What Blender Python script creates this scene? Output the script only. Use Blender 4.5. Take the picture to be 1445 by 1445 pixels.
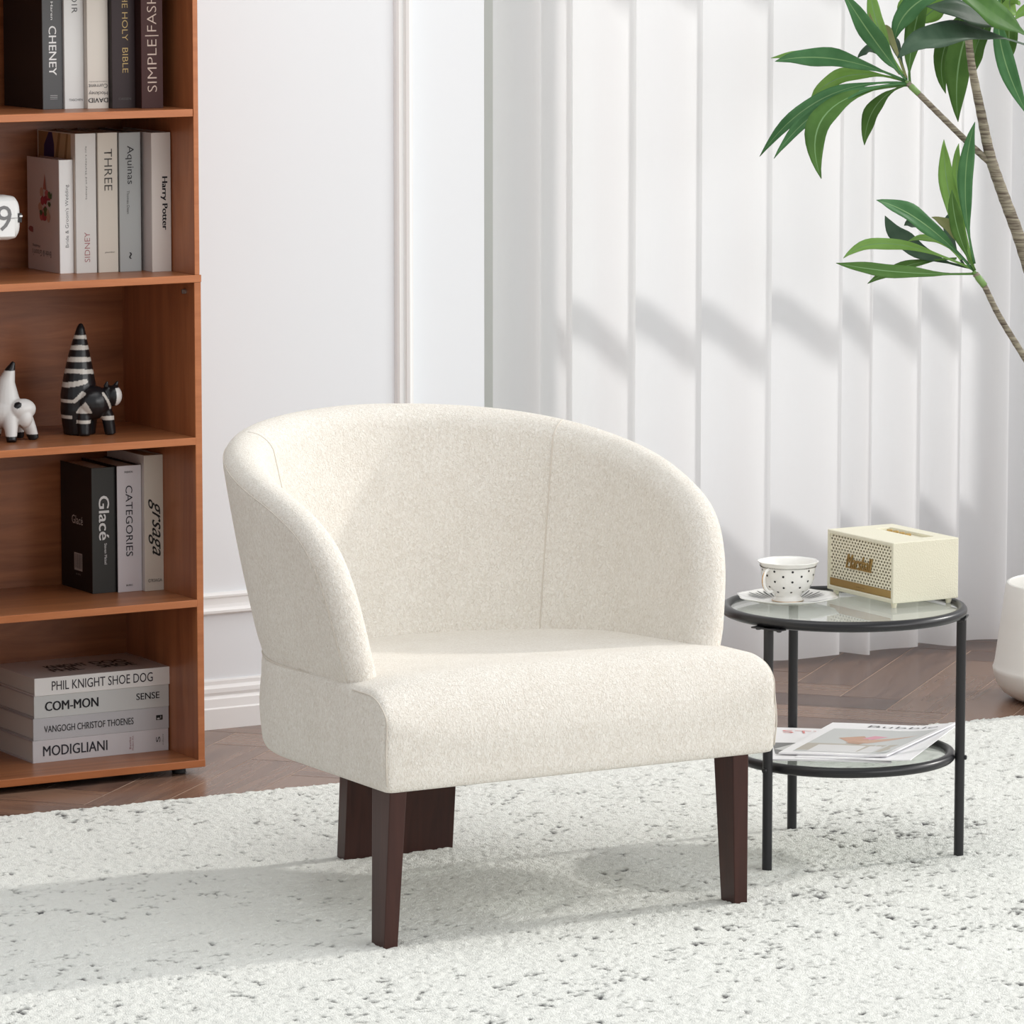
import bpy, bmesh, math, random
import numpy as np
from mathutils import Vector, Matrix

# ------------------------------------------------------------------ clear, camera, world, lights, exposure
for o in list(bpy.data.objects):
    bpy.data.objects.remove(o)
scene = bpy.context.scene
COL = scene.collection
rng = random.Random(11)

# world axes: x runs along the back wall (to the right), y runs into the wall, z is up; the camera stands at x = y = 0
cam_data = bpy.data.cameras.new('camera')
cam_data.sensor_width = 36.0
cam_data.lens = 7000.0 / 1445.0 * 36.0
cam_data.clip_end = 100
cam = bpy.data.objects.new('camera', cam_data)
cam.location = (0, 0, 1.657)
cam.rotation_euler = (math.radians(90) - math.atan2(958.5, 7000.0), 0, -math.radians(30.0))
COL.objects.link(cam)
scene.camera = cam

scene.view_settings.view_transform = 'Standard'
scene.view_settings.look = 'None'
scene.view_settings.gamma = 1.0
scene.view_settings.use_curve_mapping = False
scene.view_settings.exposure = -0.28
scene.cycles.use_denoising = True
scene.cycles.max_bounces = 10
scene.cycles.transparent_max_bounces = 12
scene.cycles.sample_clamp_indirect = 6.0
scene.cycles.caustics_reflective = False
scene.cycles.caustics_refractive = False

world = bpy.data.worlds.new('daylight')
scene.world = world
world.use_nodes = True
wbg = world.node_tree.nodes['Background']
wbg.inputs['Color'].default_value = (0.96, 0.98, 1.0, 1)
wbg.inputs['Strength'].default_value = 0.72


def aim(o, d):
    o.rotation_euler = Vector(d).to_track_quat('-Z', 'Y').to_euler()


def lamp(name, kind, loc, d, energy, color=(1, 1, 1), **kw):
    l = bpy.data.lights.new(name, kind)
    l.energy = energy
    l.color = color
    for k, v in kw.items():
        setattr(l, k, v)
    o = bpy.data.objects.new(name, l)
    o.location = loc
    aim(o, d)
    COL.objects.link(o)
    return o


lamp('sun', 'SUN', (9, 5, 5), (-1, 0.04, -0.57), 1.90, (1.0, 0.97, 0.93), angle=math.radians(3.0))
lamp('right_fill', 'AREA', (9.2, 3.4, 2.7), (-5.2, 3.2, -2.3), 130, (1.0, 0.985, 0.96), shape='RECTANGLE', size=4.0, size_y=3.0)  # added soft fill from the right; no window stands there
lamp('front_fill', 'AREA', (5.8, 0.8, 2.1), (-1.7, 7.2, -1.5), 130, (1.0, 0.99, 0.98), shape='RECTANGLE', size=4.0, size_y=2.2)  # added softbox fill from the camera side, not a fitting of the room
lamp('overhead_fill', 'AREA', (3.6, 6.6, 3.1), (0.05, 0.12, -1), 32, (1.0, 0.99, 0.97), shape='RECTANGLE', size=2.6, size_y=1.8)  # added overhead fill for floor, rug and seat; there is no ceiling lamp
lamp('curtain_backlight', 'SPOT', (6.9, 14.25, 9.8), (-1.7, -6.0, -9.0), 5000, (1.0, 0.98, 0.95),
     spot_size=math.radians(13), spot_blend=0.25, shadow_soft_size=0.30)  # added spot behind the curtain, throws the bar shadows; not a second sun


# ------------------------------------------------------------------ materials
def mat(name, color=(0.8, 0.8, 0.8), rough=0.5, metal=0.0, spec=0.5, build=None, **kw):
    m = bpy.data.materials.new(name)
    m.use_nodes = True
    nt = m.node_tree
    b = nt.nodes['Principled BSDF']
    b.inputs['Base Color'].default_value = (*color, 1)
    b.inputs['Roughness'].default_value = rough
    b.inputs['Metallic'].default_value = metal
    b.inputs['Specular IOR Level'].default_value = spec
    for k, v in kw.items():
        b.inputs[k].default_value = v
    if build:
        build(nt, b)
    return m


def N(nt, t, **kw):
    n = nt.nodes.new(t)
    for k, v in kw.items():
        if k in n.inputs:
            n.inputs[k].default_value = v
        else:
            setattr(n, k, v)
    return n


def coords(nt, scale=(1, 1, 1), rot=(0, 0, 0)):
    tc = N(nt, 'ShaderNodeTexCoord')
    mp = N(nt, 'ShaderNodeMapping')
    mp.inputs['Scale'].default_value = scale
    mp.inputs['Rotation'].default_value = rot
    nt.links.new(tc.outputs['Object'], mp.inputs['Vector'])
    return mp.outputs['Vector']


def ramp(nt, fac, stops):
    r = N(nt, 'ShaderNodeValToRGB')
    el = r.color_ramp.elements
    while len(el) < len(stops):
        el.new(0.5)
    for e, (p, c) in zip(el, stops):
        e.position = p
        e.color = (*c, 1)
    nt.links.new(fac, r.inputs['Fac'])
    return r.outputs['Color']


def bump(nt, b, height, dist, strength=1.0):
    bp = N(nt, 'ShaderNodeBump')
    bp.inputs['Distance'].default_value = dist
    bp.inputs['Strength'].default_value = strength
    nt.links.new(height, bp.inputs['Height'])
    nt.links.new(bp.outputs['Normal'], b.inputs['Normal'])
    return bp


def wood(c0, c1, scale, grain=(0.6, 14, 14)):
    def f(nt, b):
        v = coords(nt, grain)
        n = N(nt, 'ShaderNodeTexNoise', Scale=scale, Detail=8.0, Roughness=0.62, Distortion=0.6)
        nt.links.new(v, n.inputs['Vector'])
        c = ramp(nt, n.outputs['Fac'], [(0.33, c0), (0.68, c1)])
        nt.links.new(c, b.inputs['Base Color'])
        bump(nt, b, n.outputs['Fac'], 0.0004, 0.5)
    return f


def fabric_nodes(c0, c1, depth):
    def f(nt, b):
        v = coords(nt, (1.0, 1.0, 0.62))
        w = N(nt, 'ShaderNodeTexNoise', Scale=310.0, Detail=2.5, Roughness=0.6, Distortion=1.1)
        nt.links.new(v, w.inputs['Vector'])
        g = N(nt, 'ShaderNodeTexNoise', Scale=18.0, Detail=4.0)
        nt.links.new(v, g.inputs['Vector'])
        mx = N(nt, 'ShaderNodeMath', operation='MULTIPLY_ADD')
        nt.links.new(g.outputs['Fac'], mx.inputs[0])
        mx.inputs[1].default_value = 0.15
        nt.links.new(w.outputs['Fac'], mx.inputs[2])
        c = ramp(nt, mx.outputs[0], [(0.38, c0), (0.70, c1)])
        nt.links.new(c, b.inputs['Base Color'])
        bump(nt, b, w.outputs['Fac'], depth, 0.9)
    return f


M = {}
M['fabric'] = mat('boucle_fabric', rough=0.95, spec=0.1, build=fabric_nodes((0.70, 0.65, 0.575), (0.85, 0.82, 0.76), 0.0026))
M['seam'] = mat('seam_fabric', (0.66, 0.61, 0.54), rough=0.95, spec=0.1)
M['espresso'] = mat('espresso_wood', spec=0.35, rough=0.30, build=wood((0.030, 0.0095, 0.007), (0.055, 0.018, 0.013), 3.0, (14, 14, 0.8)))
M['case_edge'] = mat('bookcase_edge', rough=0.38, build=wood((0.42, 0.134, 0.043), (0.52, 0.182, 0.064), 3.0, (1.5, 20, 20)))
M['case_inner'] = mat('bookcase_board', rough=0.33, build=wood((0.27, 0.086, 0.034), (0.42, 0.155, 0.062), 2.2, (22, 14, 1.2)))
M['case_shelf'] = mat('bookcase_shelf', rough=0.36, build=wood((0.24, 0.083, 0.033), (0.40, 0.155, 0.062), 2.2, (1.2, 20, 20)))
M['case_back'] = mat('bookcase_back', rough=0.36, build=wood((0.22, 0.074, 0.028), (0.40, 0.143, 0.056), 2.4, (1.6, 10, 16)))
M['case_foot'] = mat('black_plastic_foot', (0.015, 0.015, 0.016), rough=0.5)
M['wall'] = mat('wall_paint', (0.850, 0.880, 0.912), rough=0.55, spec=0.3)
M['trim'] = mat('trim_paint', (0.88, 0.88, 0.875), rough=0.45, spec=0.35)
M['black_metal'] = mat('black_powder_coat', (0.014, 0.014, 0.016), rough=0.33, spec=0.45)
M['white_metal'] = mat('window_frame_paint', (0.82, 0.82, 0.82), rough=0.4)
M['porcelain'] = mat('porcelain', (0.87, 0.865, 0.835), rough=0.12, spec=0.6)
M['ink'] = mat('black_glaze', (0.014, 0.014, 0.017), rough=0.3)
M['gold'] = mat('gold_line', (0.62, 0.36, 0.13), rough=0.3, metal=0.75)
M['paper'] = mat('paper', (0.88, 0.87, 0.89), rough=0.5, spec=0.3)
M['pages'] = mat('book_pages', (0.62, 0.59, 0.55), rough=0.8)
M['ceramic'] = mat('matt_white_pot', (0.85, 0.835, 0.79), rough=0.45, spec=0.35)
M['soil'] = mat('potting_soil', (0.06, 0.045, 0.035), rough=0.95)


def sheer_nodes(m, col, trans):
    nt = m.node_tree
    b = nt.nodes['Principled BSDF']
    out = nt.nodes['Material Output']
    t = N(nt, 'ShaderNodeBsdfTranslucent')
    t.inputs['Color'].default_value = (*col, 1)
    mx = N(nt, 'ShaderNodeMixShader')
    mx.inputs['Fac'].default_value = trans
    nt.links.new(b.outputs['BSDF'], mx.inputs[1])
    nt.links.new(t.outputs['BSDF'], mx.inputs[2])
    nt.links.new(mx.outputs['Shader'], out.inputs['Surface'])
    v = coords(nt, (1, 1, 0.02))
    n = N(nt, 'ShaderNodeTexNoise', Scale=260.0, Detail=2.0)
    nt.links.new(v, n.inputs['Vector'])
    bump(nt, b, n.outputs['Fac'], 0.0006, 0.25)
    return m


M['sheer'] = sheer_nodes(mat('sheer_curtain', (0.88, 0.88, 0.885), rough=0.9, spec=0.05), (0.94, 0.94, 0.945), 0.50)


def glass_nodes():
    m = bpy.data.materials.new('clear_glass')
    m.use_nodes = True
    nt = m.node_tree
    out = nt.nodes['Material Output']
    nt.nodes.remove(nt.nodes['Principled BSDF'])
    tr = N(nt, 'ShaderNodeBsdfTransparent')
    tr.inputs['Color'].default_value = (0.93, 0.955, 0.94, 1)
    gl = N(nt, 'ShaderNodeBsdfGlossy')
    gl.inputs['Roughness'].default_value = 0.02
    fr = N(nt, 'ShaderNodeFresnel')
    fr.inputs['IOR'].default_value = 1.8
    mx = N(nt, 'ShaderNodeMixShader')
    ge = N(nt, 'ShaderNodeNewGeometry')
    inv = N(nt, 'ShaderNodeMath', operation='SUBTRACT')
    inv.inputs[0].default_value = 1.0
    nt.links.new(ge.outputs['Backfacing'], inv.inputs[1])
    mu = N(nt, 'ShaderNodeMath', operation='MULTIPLY')
    nt.links.new(fr.outputs[0], mu.inputs[0])
    nt.links.new(inv.outputs[0], mu.inputs[1])
    nt.links.new(mu.outputs[0], mx.inputs['Fac'])
    df = N(nt, 'ShaderNodeBsdfDiffuse')                             # pale diffuse standing in for the bright curtain's reflection
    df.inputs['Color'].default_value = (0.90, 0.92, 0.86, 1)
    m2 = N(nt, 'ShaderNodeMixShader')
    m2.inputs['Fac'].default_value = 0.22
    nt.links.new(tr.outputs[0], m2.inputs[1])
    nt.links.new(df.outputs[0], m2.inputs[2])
    nt.links.new(m2.outputs[0], mx.inputs[1])
    nt.links.new(gl.outputs[0], mx.inputs[2])
    nt.links.new(mx.outputs[0], out.inputs['Surface'])
    return m


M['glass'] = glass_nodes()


def plank_nodes(nt, b):
    at = N(nt, 'ShaderNodeAttribute', attribute_name='plank')
    sep = N(nt, 'ShaderNodeSeparateColor')
    nt.links.new(at.outputs['Color'], sep.inputs['Color'])
    v = coords(nt, (1, 1, 1), (0, 0, math.radians(-42)))
    # grain runs along each plank: two stretched noises, chosen by the plank's direction
    outs = []
    for sc in ((1.6, 24, 24), (24, 1.6, 24)):
        mp = N(nt, 'ShaderNodeMapping')
        mp.inputs['Scale'].default_value = sc
        nt.links.new(v, mp.inputs['Vector'])
        n = N(nt, 'ShaderNodeTexNoise', Scale=2.4, Detail=6.0, Roughness=0.6)
        nt.links.new(mp.outputs['Vector'], n.inputs['Vector'])
        outs.append(n.outputs['Fac'])
    mx = N(nt, 'ShaderNodeMix')
    nt.links.new(sep.outputs['Green'], mx.inputs[0])
    nt.links.new(outs[0], mx.inputs[2])
    nt.links.new(outs[1], mx.inputs[3])
    ad = N(nt, 'ShaderNodeMath', operation='MULTIPLY_ADD')
    nt.links.new(sep.outputs['Red'], ad.inputs[0])
    ad.inputs[1].default_value = 0.55
    nt.links.new(mx.outputs[0], ad.inputs[2])
    c = ramp(nt, ad.outputs[0], [(0.35, (0.080, 0.045, 0.035)), (0.62, (0.140, 0.083, 0.063)), (0.95, (0.225, 0.134, 0.092))])
    nt.links.new(c, b.inputs['Base Color'])


M['plank'] = mat('walnut_planks', rough=0.26, spec=0.5, build=plank_nodes)
M['grout'] = mat('plank_gaps', (0.54, 0.39, 0.30), rough=0.6)


def rug_nodes(nt, b):
    at = N(nt, 'ShaderNodeAttribute', attribute_name='fleck')
    sep = N(nt, 'ShaderNodeSeparateColor')
    nt.links.new(at.outputs['Color'], sep.inputs['Color'])
    c = ramp(nt, sep.outputs['Red'], [(0.0, (0.785, 0.795, 0.755)), (0.45, (0.48, 0.485, 0.46)), (1.0, (0.13, 0.13, 0.13))])
    nt.links.new(c, b.inputs['Base Color'])
    v = coords(nt, (1, 1, 1))
    n = N(nt, 'ShaderNodeTexNoise', Scale=420.0, Detail=2.0)
    nt.links.new(v, n.inputs['Vector'])
    bump(nt, b, n.outputs['Fac'], 0.003, 0.8)


M['rug'] = mat('wool_pile', rough=1.0, spec=0.02, build=rug_nodes)


def leather_nodes(nt, b):
    v = coords(nt, (1, 1, 1))
    n = N(nt, 'ShaderNodeTexVoronoi', Scale=420.0)
    nt.links.new(v, n.inputs['Vector'])
    bump(nt, b, n.outputs['Distance'], 0.0008, 0.6)


M['cream_leather'] = mat('cream_leatherette', (0.76, 0.73, 0.585), rough=0.5, spec=0.35, build=leather_nodes)
M['cream_plastic'] = mat('cream_plastic', (0.86, 0.815, 0.65), rough=0.45)
M['dark_hole'] = mat('speaker_cloth', (0.10, 0.075, 0.045), rough=0.9)
M['brass'] = mat('brushed_brass', (0.50, 0.335, 0.125), rough=0.38, metal=0.7)


def leaf_mat(name, c0, c1, trans):
    m = mat(name, c0, rough=0.5, spec=0.22)
    nt = m.node_tree
    b = nt.nodes['Principled BSDF']
    v = coords(nt, (1, 1, 1))
    n = N(nt, 'ShaderNodeTexNoise', Scale=24.0, Detail=3.0)
    nt.links.new(v, n.inputs['Vector'])
    c = ramp(nt, n.outputs['Fac'], [(0.3, c0), (0.7, c1)])
    nt.links.new(c, b.inputs['Base Color'])
    t = N(nt, 'ShaderNodeBsdfTranslucent')
    t.inputs['Color'].default_value = (c1[0] * 1.5, c1[1] * 1.5, c1[2], 1)
    mx = N(nt, 'ShaderNodeMixShader')
    mx.inputs['Fac'].default_value = trans
    nt.links.new(b.outputs['BSDF'], mx.inputs[1])
    nt.links.new(t.outputs['BSDF'], mx.inputs[2])
    nt.links.new(mx.outputs['Shader'], nt.nodes['Material Output'].inputs['Surface'])
    return m


LEAF = [leaf_mat('green_leaf', (0.055, 0.165, 0.060), (0.085, 0.225, 0.085), 0.10),
        leaf_mat('mid_green_leaf', (0.065, 0.155, 0.032), (0.100, 0.215, 0.050), 0.13),
        leaf_mat('light_leaf', (0.200, 0.370, 0.080), (0.260, 0.450, 0.130), 0.25),
        leaf_mat('olive_bud', (0.230, 0.260, 0.100), (0.330, 0.340, 0.170), 0.20),
        leaf_mat('dark_leaf', (0.040, 0.082, 0.048), (0.075, 0.130, 0.082), 0.05),
        leaf_mat('deep_green_leaf', (0.045, 0.130, 0.022), (0.075, 0.190, 0.032), 0.10)]
M['midrib'] = mat('leaf_midrib', (0.17, 0.32, 0.12), rough=0.5)
M['green_stem'] = mat('green_stem', (0.19, 0.33, 0.10), rough=0.5)


def bark_nodes(nt, b):
    v = coords(nt, (14, 14, 150))
    n = N(nt, 'ShaderNodeTexNoise', Scale=1.6, Detail=4.0, Distortion=0.4)
    nt.links.new(v, n.inputs['Vector'])
    c = ramp(nt, n.outputs['Fac'], [(0.35, (0.10, 0.075, 0.055)), (0.62, (0.33, 0.30, 0.22))])
    nt.links.new(c, b.inputs['Base Color'])
    bump(nt, b, n.outputs['Fac'], 0.003, 0.8)


M['bark'] = mat('ringed_bark', rough=0.8, build=bark_nodes)

_flat = {}


def flat(color, rough=0.45, name='print'):
    k = (tuple(round(c, 3) for c in color), rough)
    if k not in _flat:
        _flat[k] = mat(name, color, rough=rough, spec=0.2)
    return _flat[k]


# ------------------------------------------------------------------ object helpers
def thing(name, label, cat, loc=(0, 0, 0), group=None):
    o = bpy.data.objects.new(name, None)
    o.empty_display_size = 0.05
    o.location = loc
    COL.objects.link(o)
    o['label'] = label
    o['category'] = cat
    if group:
        o['group'] = group
    return o


def tag(o, label, cat, group=None, kind=None):
    o['label'] = label
    o['category'] = cat
    if group:
        o['group'] = group
    if kind:
        o['kind'] = kind
    return o


def origin(parent):
    v = Vector((0, 0, 0))
    while parent is not None:
        v += Vector(parent.location)
        parent = parent.parent
    return v


class MB:
    """Collects geometry in world coordinates; build() links it as ONE mesh object."""

    def __init__(self):
        self.v, self.f, self.mi = [], [], []

    def add(self, verts, faces, mi=0):
        k = len(self.v)
        self.v.extend([tuple(p) for p in verts])
        self.f.extend([tuple(i + k for i in f) for f in faces])
        self.mi.extend([mi] * len(faces))
        return self

    def box(self, x0, x1, y0, y1, z0, z1, mi=0):
        vs = [(x0, y0, z0), (x1, y0, z0), (x1, y1, z0), (x0, y1, z0), (x0, y0, z1), (x1, y0, z1), (x1, y1, z1), (x0, y1, z1)]
        fs = [(0, 3, 2, 1), (4, 5, 6, 7), (0, 1, 5, 4), (1, 2, 6, 5), (2, 3, 7, 6), (3, 0, 4, 7)]
        return self.add(vs, fs, mi)

    def hexa(self, bottom, top, mi=0):
        fs = [(0, 3, 2, 1), (4, 5, 6, 7), (0, 1, 5, 4), (1, 2, 6, 5), (2, 3, 7, 6), (3, 0, 4, 7)]
        return self.add(list(bottom) + list(top), fs, mi)

    def tube(self, pts, radii, seg=12, closed=False, mi=0, caps=True):
        pts = [Vector(p) for p in pts]
        n = len(pts)
        if not hasattr(radii, '__len__'):
            radii = [radii] * n
        ref = None
        vs, fs = [], []
        for i, p in enumerate(pts):
            a = pts[(i - 1) % n] if (closed or i > 0) else p
            b = pts[(i + 1) % n] if (closed or i < n - 1) else p
            t = (b - a).normalized()
            if ref is None:
                ref = t.orthogonal().normalized()
            ref = (ref - t * ref.dot(t)).normalized()
            bi = t.cross(ref)
            for k in range(seg):
                an = 2 * math.pi * k / seg
                vs.append(p + (ref * math.cos(an) + bi * math.sin(an)) * radii[i])
        for i in range(n if closed else n - 1):
            j = (i + 1) % n
            for k in range(seg):
                l = (k + 1) % seg
                fs.append((i * seg + k, i * seg + l, j * seg + l, j * seg + k))
        if caps and not closed:
            fs.append(tuple(range(seg))[::-1])
            fs.append(tuple((n - 1) * seg + k for k in range(seg)))
        return self.add(vs, fs, mi)

    def ring(self, c, R, r, seg=96, sub=14, mi=0):
        pts = [(c[0] + R * math.cos(2 * math.pi * k / seg), c[1] + R * math.sin(2 * math.pi * k / seg), c[2]) for k in range(seg)]
        return self.tube(pts, r, sub, True, mi)

    def lathe(self, c, prof, seg=64, mi=0, rad=None, mis=None):
        """prof: (radius, z) list; rad(angle, i) may scale the radius."""
        vs, fs, ms = [], [], []
        for i, (r, z) in enumerate(prof):
            for k in range(seg):
                a = 2 * math.pi * k / seg
                rr = r * (rad(a, i) if rad else 1.0)
                vs.append((c[0] + rr * math.cos(a), c[1] + rr * math.sin(a), c[2] + z))
        k0 = len(self.v)
        for i in range(len(prof) - 1):
            for k in range(seg):
                l = (k + 1) % seg
                fs.append((i * seg + k, i * seg + l, (i + 1) * seg + l, (i + 1) * seg + k))
                ms.append(mis[i] if mis else mi)
        if prof[0][0] < 1e-6 or True:
            fs.append(tuple(range(seg))[::-1])
            ms.append(mis[0] if mis else mi)
            fs.append(tuple((len(prof) - 1) * seg + k for k in range(seg)))
            ms.append(mis[-1] if mis else mi)
        self.v.extend(vs)
        self.f.extend([tuple(i + k0 for i in f) for f in fs])
        self.mi.extend(ms)
        return self

    def grid(self, rows, mi=0, closed=False):
        h, w = len(rows), len(rows[0])
        vs = [p for r in rows for p in r]
        fs = []
        for i in range(h - 1):
            for k in range(w if closed else w - 1):
                l = (k + 1) % w
                fs.append((i * w + k, i * w + l, (i + 1) * w + l, (i + 1) * w + k))
        return self.add(vs, fs, mi)

    def build(self, name, mats, parent=None, smooth=False, bevel=0.0, segs=2, fix=True, angle=None):
        me = bpy.data.meshes.new(name)
        off = origin(parent)
        me.from_pydata([(p[0] - off.x, p[1] - off.y, p[2] - off.z) for p in self.v], [], self.f)
        if not isinstance(mats, (list, tuple)):
            mats = [mats]
        for m in mats:
            me.materials.append(m)
        me.polygons.foreach_set('material_index', self.mi)
        if fix:
            bm = bmesh.new()
            bm.from_mesh(me)
            bmesh.ops.remove_doubles(bm, verts=bm.verts, dist=1e-6)
            bmesh.ops.recalc_face_normals(bm, faces=bm.faces)
            bm.to_mesh(me)
            bm.free()
        if smooth:
            me.polygons.foreach_set('use_smooth', [True] * len(me.polygons))
            if angle is not None:
                me.set_sharp_from_angle(angle=angle)
        me.update()
        o = bpy.data.objects.new(name, me)
        COL.objects.link(o)
        if parent is not None:
            o.parent = parent
        if bevel > 0:
            b = o.modifiers.new('bevel', 'BEVEL')
            b.width = bevel
            b.segments = segs
            b.limit_method = 'ANGLE'
            b.angle_limit = math.radians(40)
        return o


def struct(o):
    o['kind'] = 'structure'
    return o


def baked(o):
    """Apply an object's modifiers into its mesh."""
    bpy.context.view_layer.update()
    dg = bpy.context.evaluated_depsgraph_get()
    me = bpy.data.meshes.new_from_object(o.evaluated_get(dg), depsgraph=dg)
    o.modifiers.clear()
    o.data = me
    return o


def text_part(name, s, c, xdir, ydir, width, height, m, parent, bold=0.0, shear=0.0, extrude=0.0, lift=0.0005, spacing=1.0):
    """Lettering fitted into a width x height rectangle centred at c, reading along xdir with its top towards ydir."""
    cu = bpy.data.curves.new(name, 'FONT')
    cu.body = s
    cu.offset = min(bold, 0.0)
    cu.shear = shear
    cu.space_character = spacing
    cu.resolution_u = 3
    tmp = bpy.data.objects.new('lettering_source', cu)
    COL.objects.link(tmp)
    bpy.context.view_layer.update()
    dg = bpy.context.evaluated_depsgraph_get()
    me = bpy.data.meshes.new_from_object(tmp.evaluated_get(dg), depsgraph=dg)
    bpy.data.objects.remove(tmp)
    bpy.data.curves.remove(cu)
    co = np.array([v.co[:] for v in me.vertices])
    lo, hi = co.min(0), co.max(0)
    X, Y = Vector(xdir), Vector(ydir)
    Z = X.cross(Y)
    off = origin(parent)
    base = Vector(c) + Z * lift - off
    for v in me.vertices:
        a = ((v.co.x - lo[0]) / (hi[0] - lo[0]) - 0.5) * width
        b_ = ((v.co.y - lo[1]) / (hi[1] - lo[1]) - 0.5) * height
        v.co = base + X * a + Y * b_
    me.name = name
    if bold > 0 and extrude == 0:                               # heavier weight: the same outline laid down again a hair to each side
        bm = bmesh.new()
        bm.from_mesh(me)
        src = list(bm.faces)
        for k, sh in enumerate((-1.0, 1.0)):
            d = bmesh.ops.duplicate(bm, geom=src)
            for e in d['geom']:
                if isinstance(e, bmesh.types.BMVert):
                    e.co += X * (sh * bold * height * 1.1) + Z * (0.00003 * (k + 1))
        bm.to_mesh(me)
        bm.free()
    if extrude > 0:
        bm = bmesh.new()
        bm.from_mesh(me)
        r = bmesh.ops.extrude_face_region(bm, geom=list(bm.faces))
        for e in r['geom']:
            if isinstance(e, bmesh.types.BMVert):
                e.co += Z * extrude
        bm.to_mesh(me)
        bm.free()
    me.materials.clear()
    me.materials.append(m)
    o = bpy.data.objects.new(name, me)
    COL.objects.link(o)
    o.parent = parent
    return o


def print_shapes(name, shapes, c, xdir, ydir, parent, lift=0.0004):
    """Flat printed shapes on a surface: each shape is (colour, [(a, b), ...]) in metres around c."""
    X, Y = Vector(xdir), Vector(ydir)
    Z = X.cross(Y)
    mb = MB()
    mats, idx = [], {}
    for n_, (colr, poly) in enumerate(shapes):
        m = flat(colr)
        if m.name not in idx:
            idx[m.name] = len(mats)
            mats.append(m)
        vs = [Vector(c) + X * a + Y * b + Z * (lift + 0.00004 * n_) for a, b in poly]
        mb.add(vs, [tuple(range(len(vs)))], idx[m.name])
    return mb.build(name, mats, parent, fix=False)


def blob(a, b, ra, rb, k=10, wob=0.25, seed=0):
    r = random.Random(seed)
    return [(a + ra * (1 + wob * (r.random() - 0.5)) * math.cos(2 * math.pi * i / k), b + rb * (1 + wob * (r.random() - 0.5)) * math.sin(2 * math.pi * i / k)) for i in range(k)]


def smoothstep(x):
    x = min(1.0, max(0.0, x))
    return x * x * (3 - 2 * x)


def lerp_table(tab, x):
    if x <= tab[0][0]:
        return tab[0][1]
    for (a, va), (b, vb) in zip(tab, tab[1:]):
        if x <= b:
            return va + (vb - va) * (x - a) / (b - a)
    return tab[-1][1]


# ------------------------------------------------------------------ the room
FLOOR = -0.010
WALL = 8.235
OPEN = 4.693                                                        # left edge of the window alcove
ALC = 8.50


def make_floor():
    w, L = 0.122, 0.61
    ang = math.radians(42)
    ca, sa = math.cos(ang), math.sin(ang)
    ox, oy = 5.409, 8.014
    x0, x1, y0, y1 = -1.5, 9.6, -1.5, 9.2
    vx0, vx1, vy0, vy1 = 2.2, 7.6, 4.6, 8.9                         # planks are laid only where the photo shows floor; the rest is plain
    vs, fs, mi, colr = [], [], [], []
    vs += [(x0, y0, FLOOR - 0.0004), (x1, y0, FLOOR - 0.0004), (x1, y1, FLOOR - 0.0004), (x0, y1, FLOOR - 0.0004)]
    fs.append((0, 1, 2, 3))
    mi.append(1)
    colr.append((0.5, 0, 0, 1))
    r = random.Random(3)
    g = 0.0009
    for i in range(-90, 91):
        for j in range(-12, 13):
            for kind in (0, 1):
                bx, by = i * w + j * L, i * w - j * L
                if kind == 0:
                    a0, a1, b0, b1 = bx, bx + L, by, by + w
                else:
                    a0, a1, b0, b1 = bx, bx + w, by + w, by + w + L
                q = [(a0 + g, b0 + g), (a1 - g, b0 + g), (a1 - g, b1 - g), (a0 + g, b1 - g)]
                q = [(ox + a * ca - b * sa, oy + a * sa + b * ca) for a, b in q]
                cx = sum(p[0] for p in q) / 4
                cy = sum(p[1] for p in q) / 4
                if not (vx0 < cx < vx1 and vy0 < cy < vy1):
                    continue
                k = len(vs)
                vs += [(p[0], p[1], FLOOR) for p in q]
                fs.append((k, k + 1, k + 2, k + 3))
                mi.append(0)
                colr.append((r.random(), float(kind), 0, 1))
    me = bpy.data.meshes.new('floor')
    me.from_pydata(vs, [], fs)
    me.materials.append(M['plank'])
    me.materials.append(M['grout'])
    me.polygons.foreach_set('material_index', mi)
    at = me.color_attributes.new('plank', 'FLOAT_COLOR', 'CORNER')
    data = []
    for p, c in zip(me.polygons, colr):
        data += list(c) * p.loop_total
    at.data.foreach_set('color', data)
    o = bpy.data.objects.new('floor', me)
    COL.objects.link(o)
    return struct(o)


make_floor()

# back wall with its window alcove
wb = MB()
HT = 2.75
wb.box(-1.5, OPEN, WALL, WALL + 0.32, FLOOR, HT)                    # wall left of the alcove
wb.box(OPEN, 7.6, WALL, WALL + 0.32, 2.55, HT)                      # lintel over the alcove
wb.box(7.6, 9.6, WALL, WALL + 0.32, FLOOR, HT)
wb.box(5.98, 7.6, ALC, ALC + 0.06, 0.60, 2.55)                       # unseen pier right of the window, added to shade the curtain there
wb.box(OPEN, 7.6, ALC, ALC + 0.06, FLOOR, 0.60)                    # low wall under the window
struct(wb.build('wall_back', M['wall']))

wf = MB()
wy0, wy1 = ALC - 0.005, ALC + 0.055
for z0, z1 in ((0.60, 0.64), (1.020, 1.066), (1.71, 1.76), (2.20, 2.28), (2.49, 2.55)):
    wf.box(OPEN, 5.98, wy0 + 0.022, wy0 + 0.040, z0, z1)
for xx in (OPEN + 0.005, 5.93):
    wf.box(xx, xx + 0.05, wy0, wy1 + 0.002, 0.60, 2.55)
win = struct(wf.build('window_1', M['white_metal']))

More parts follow.
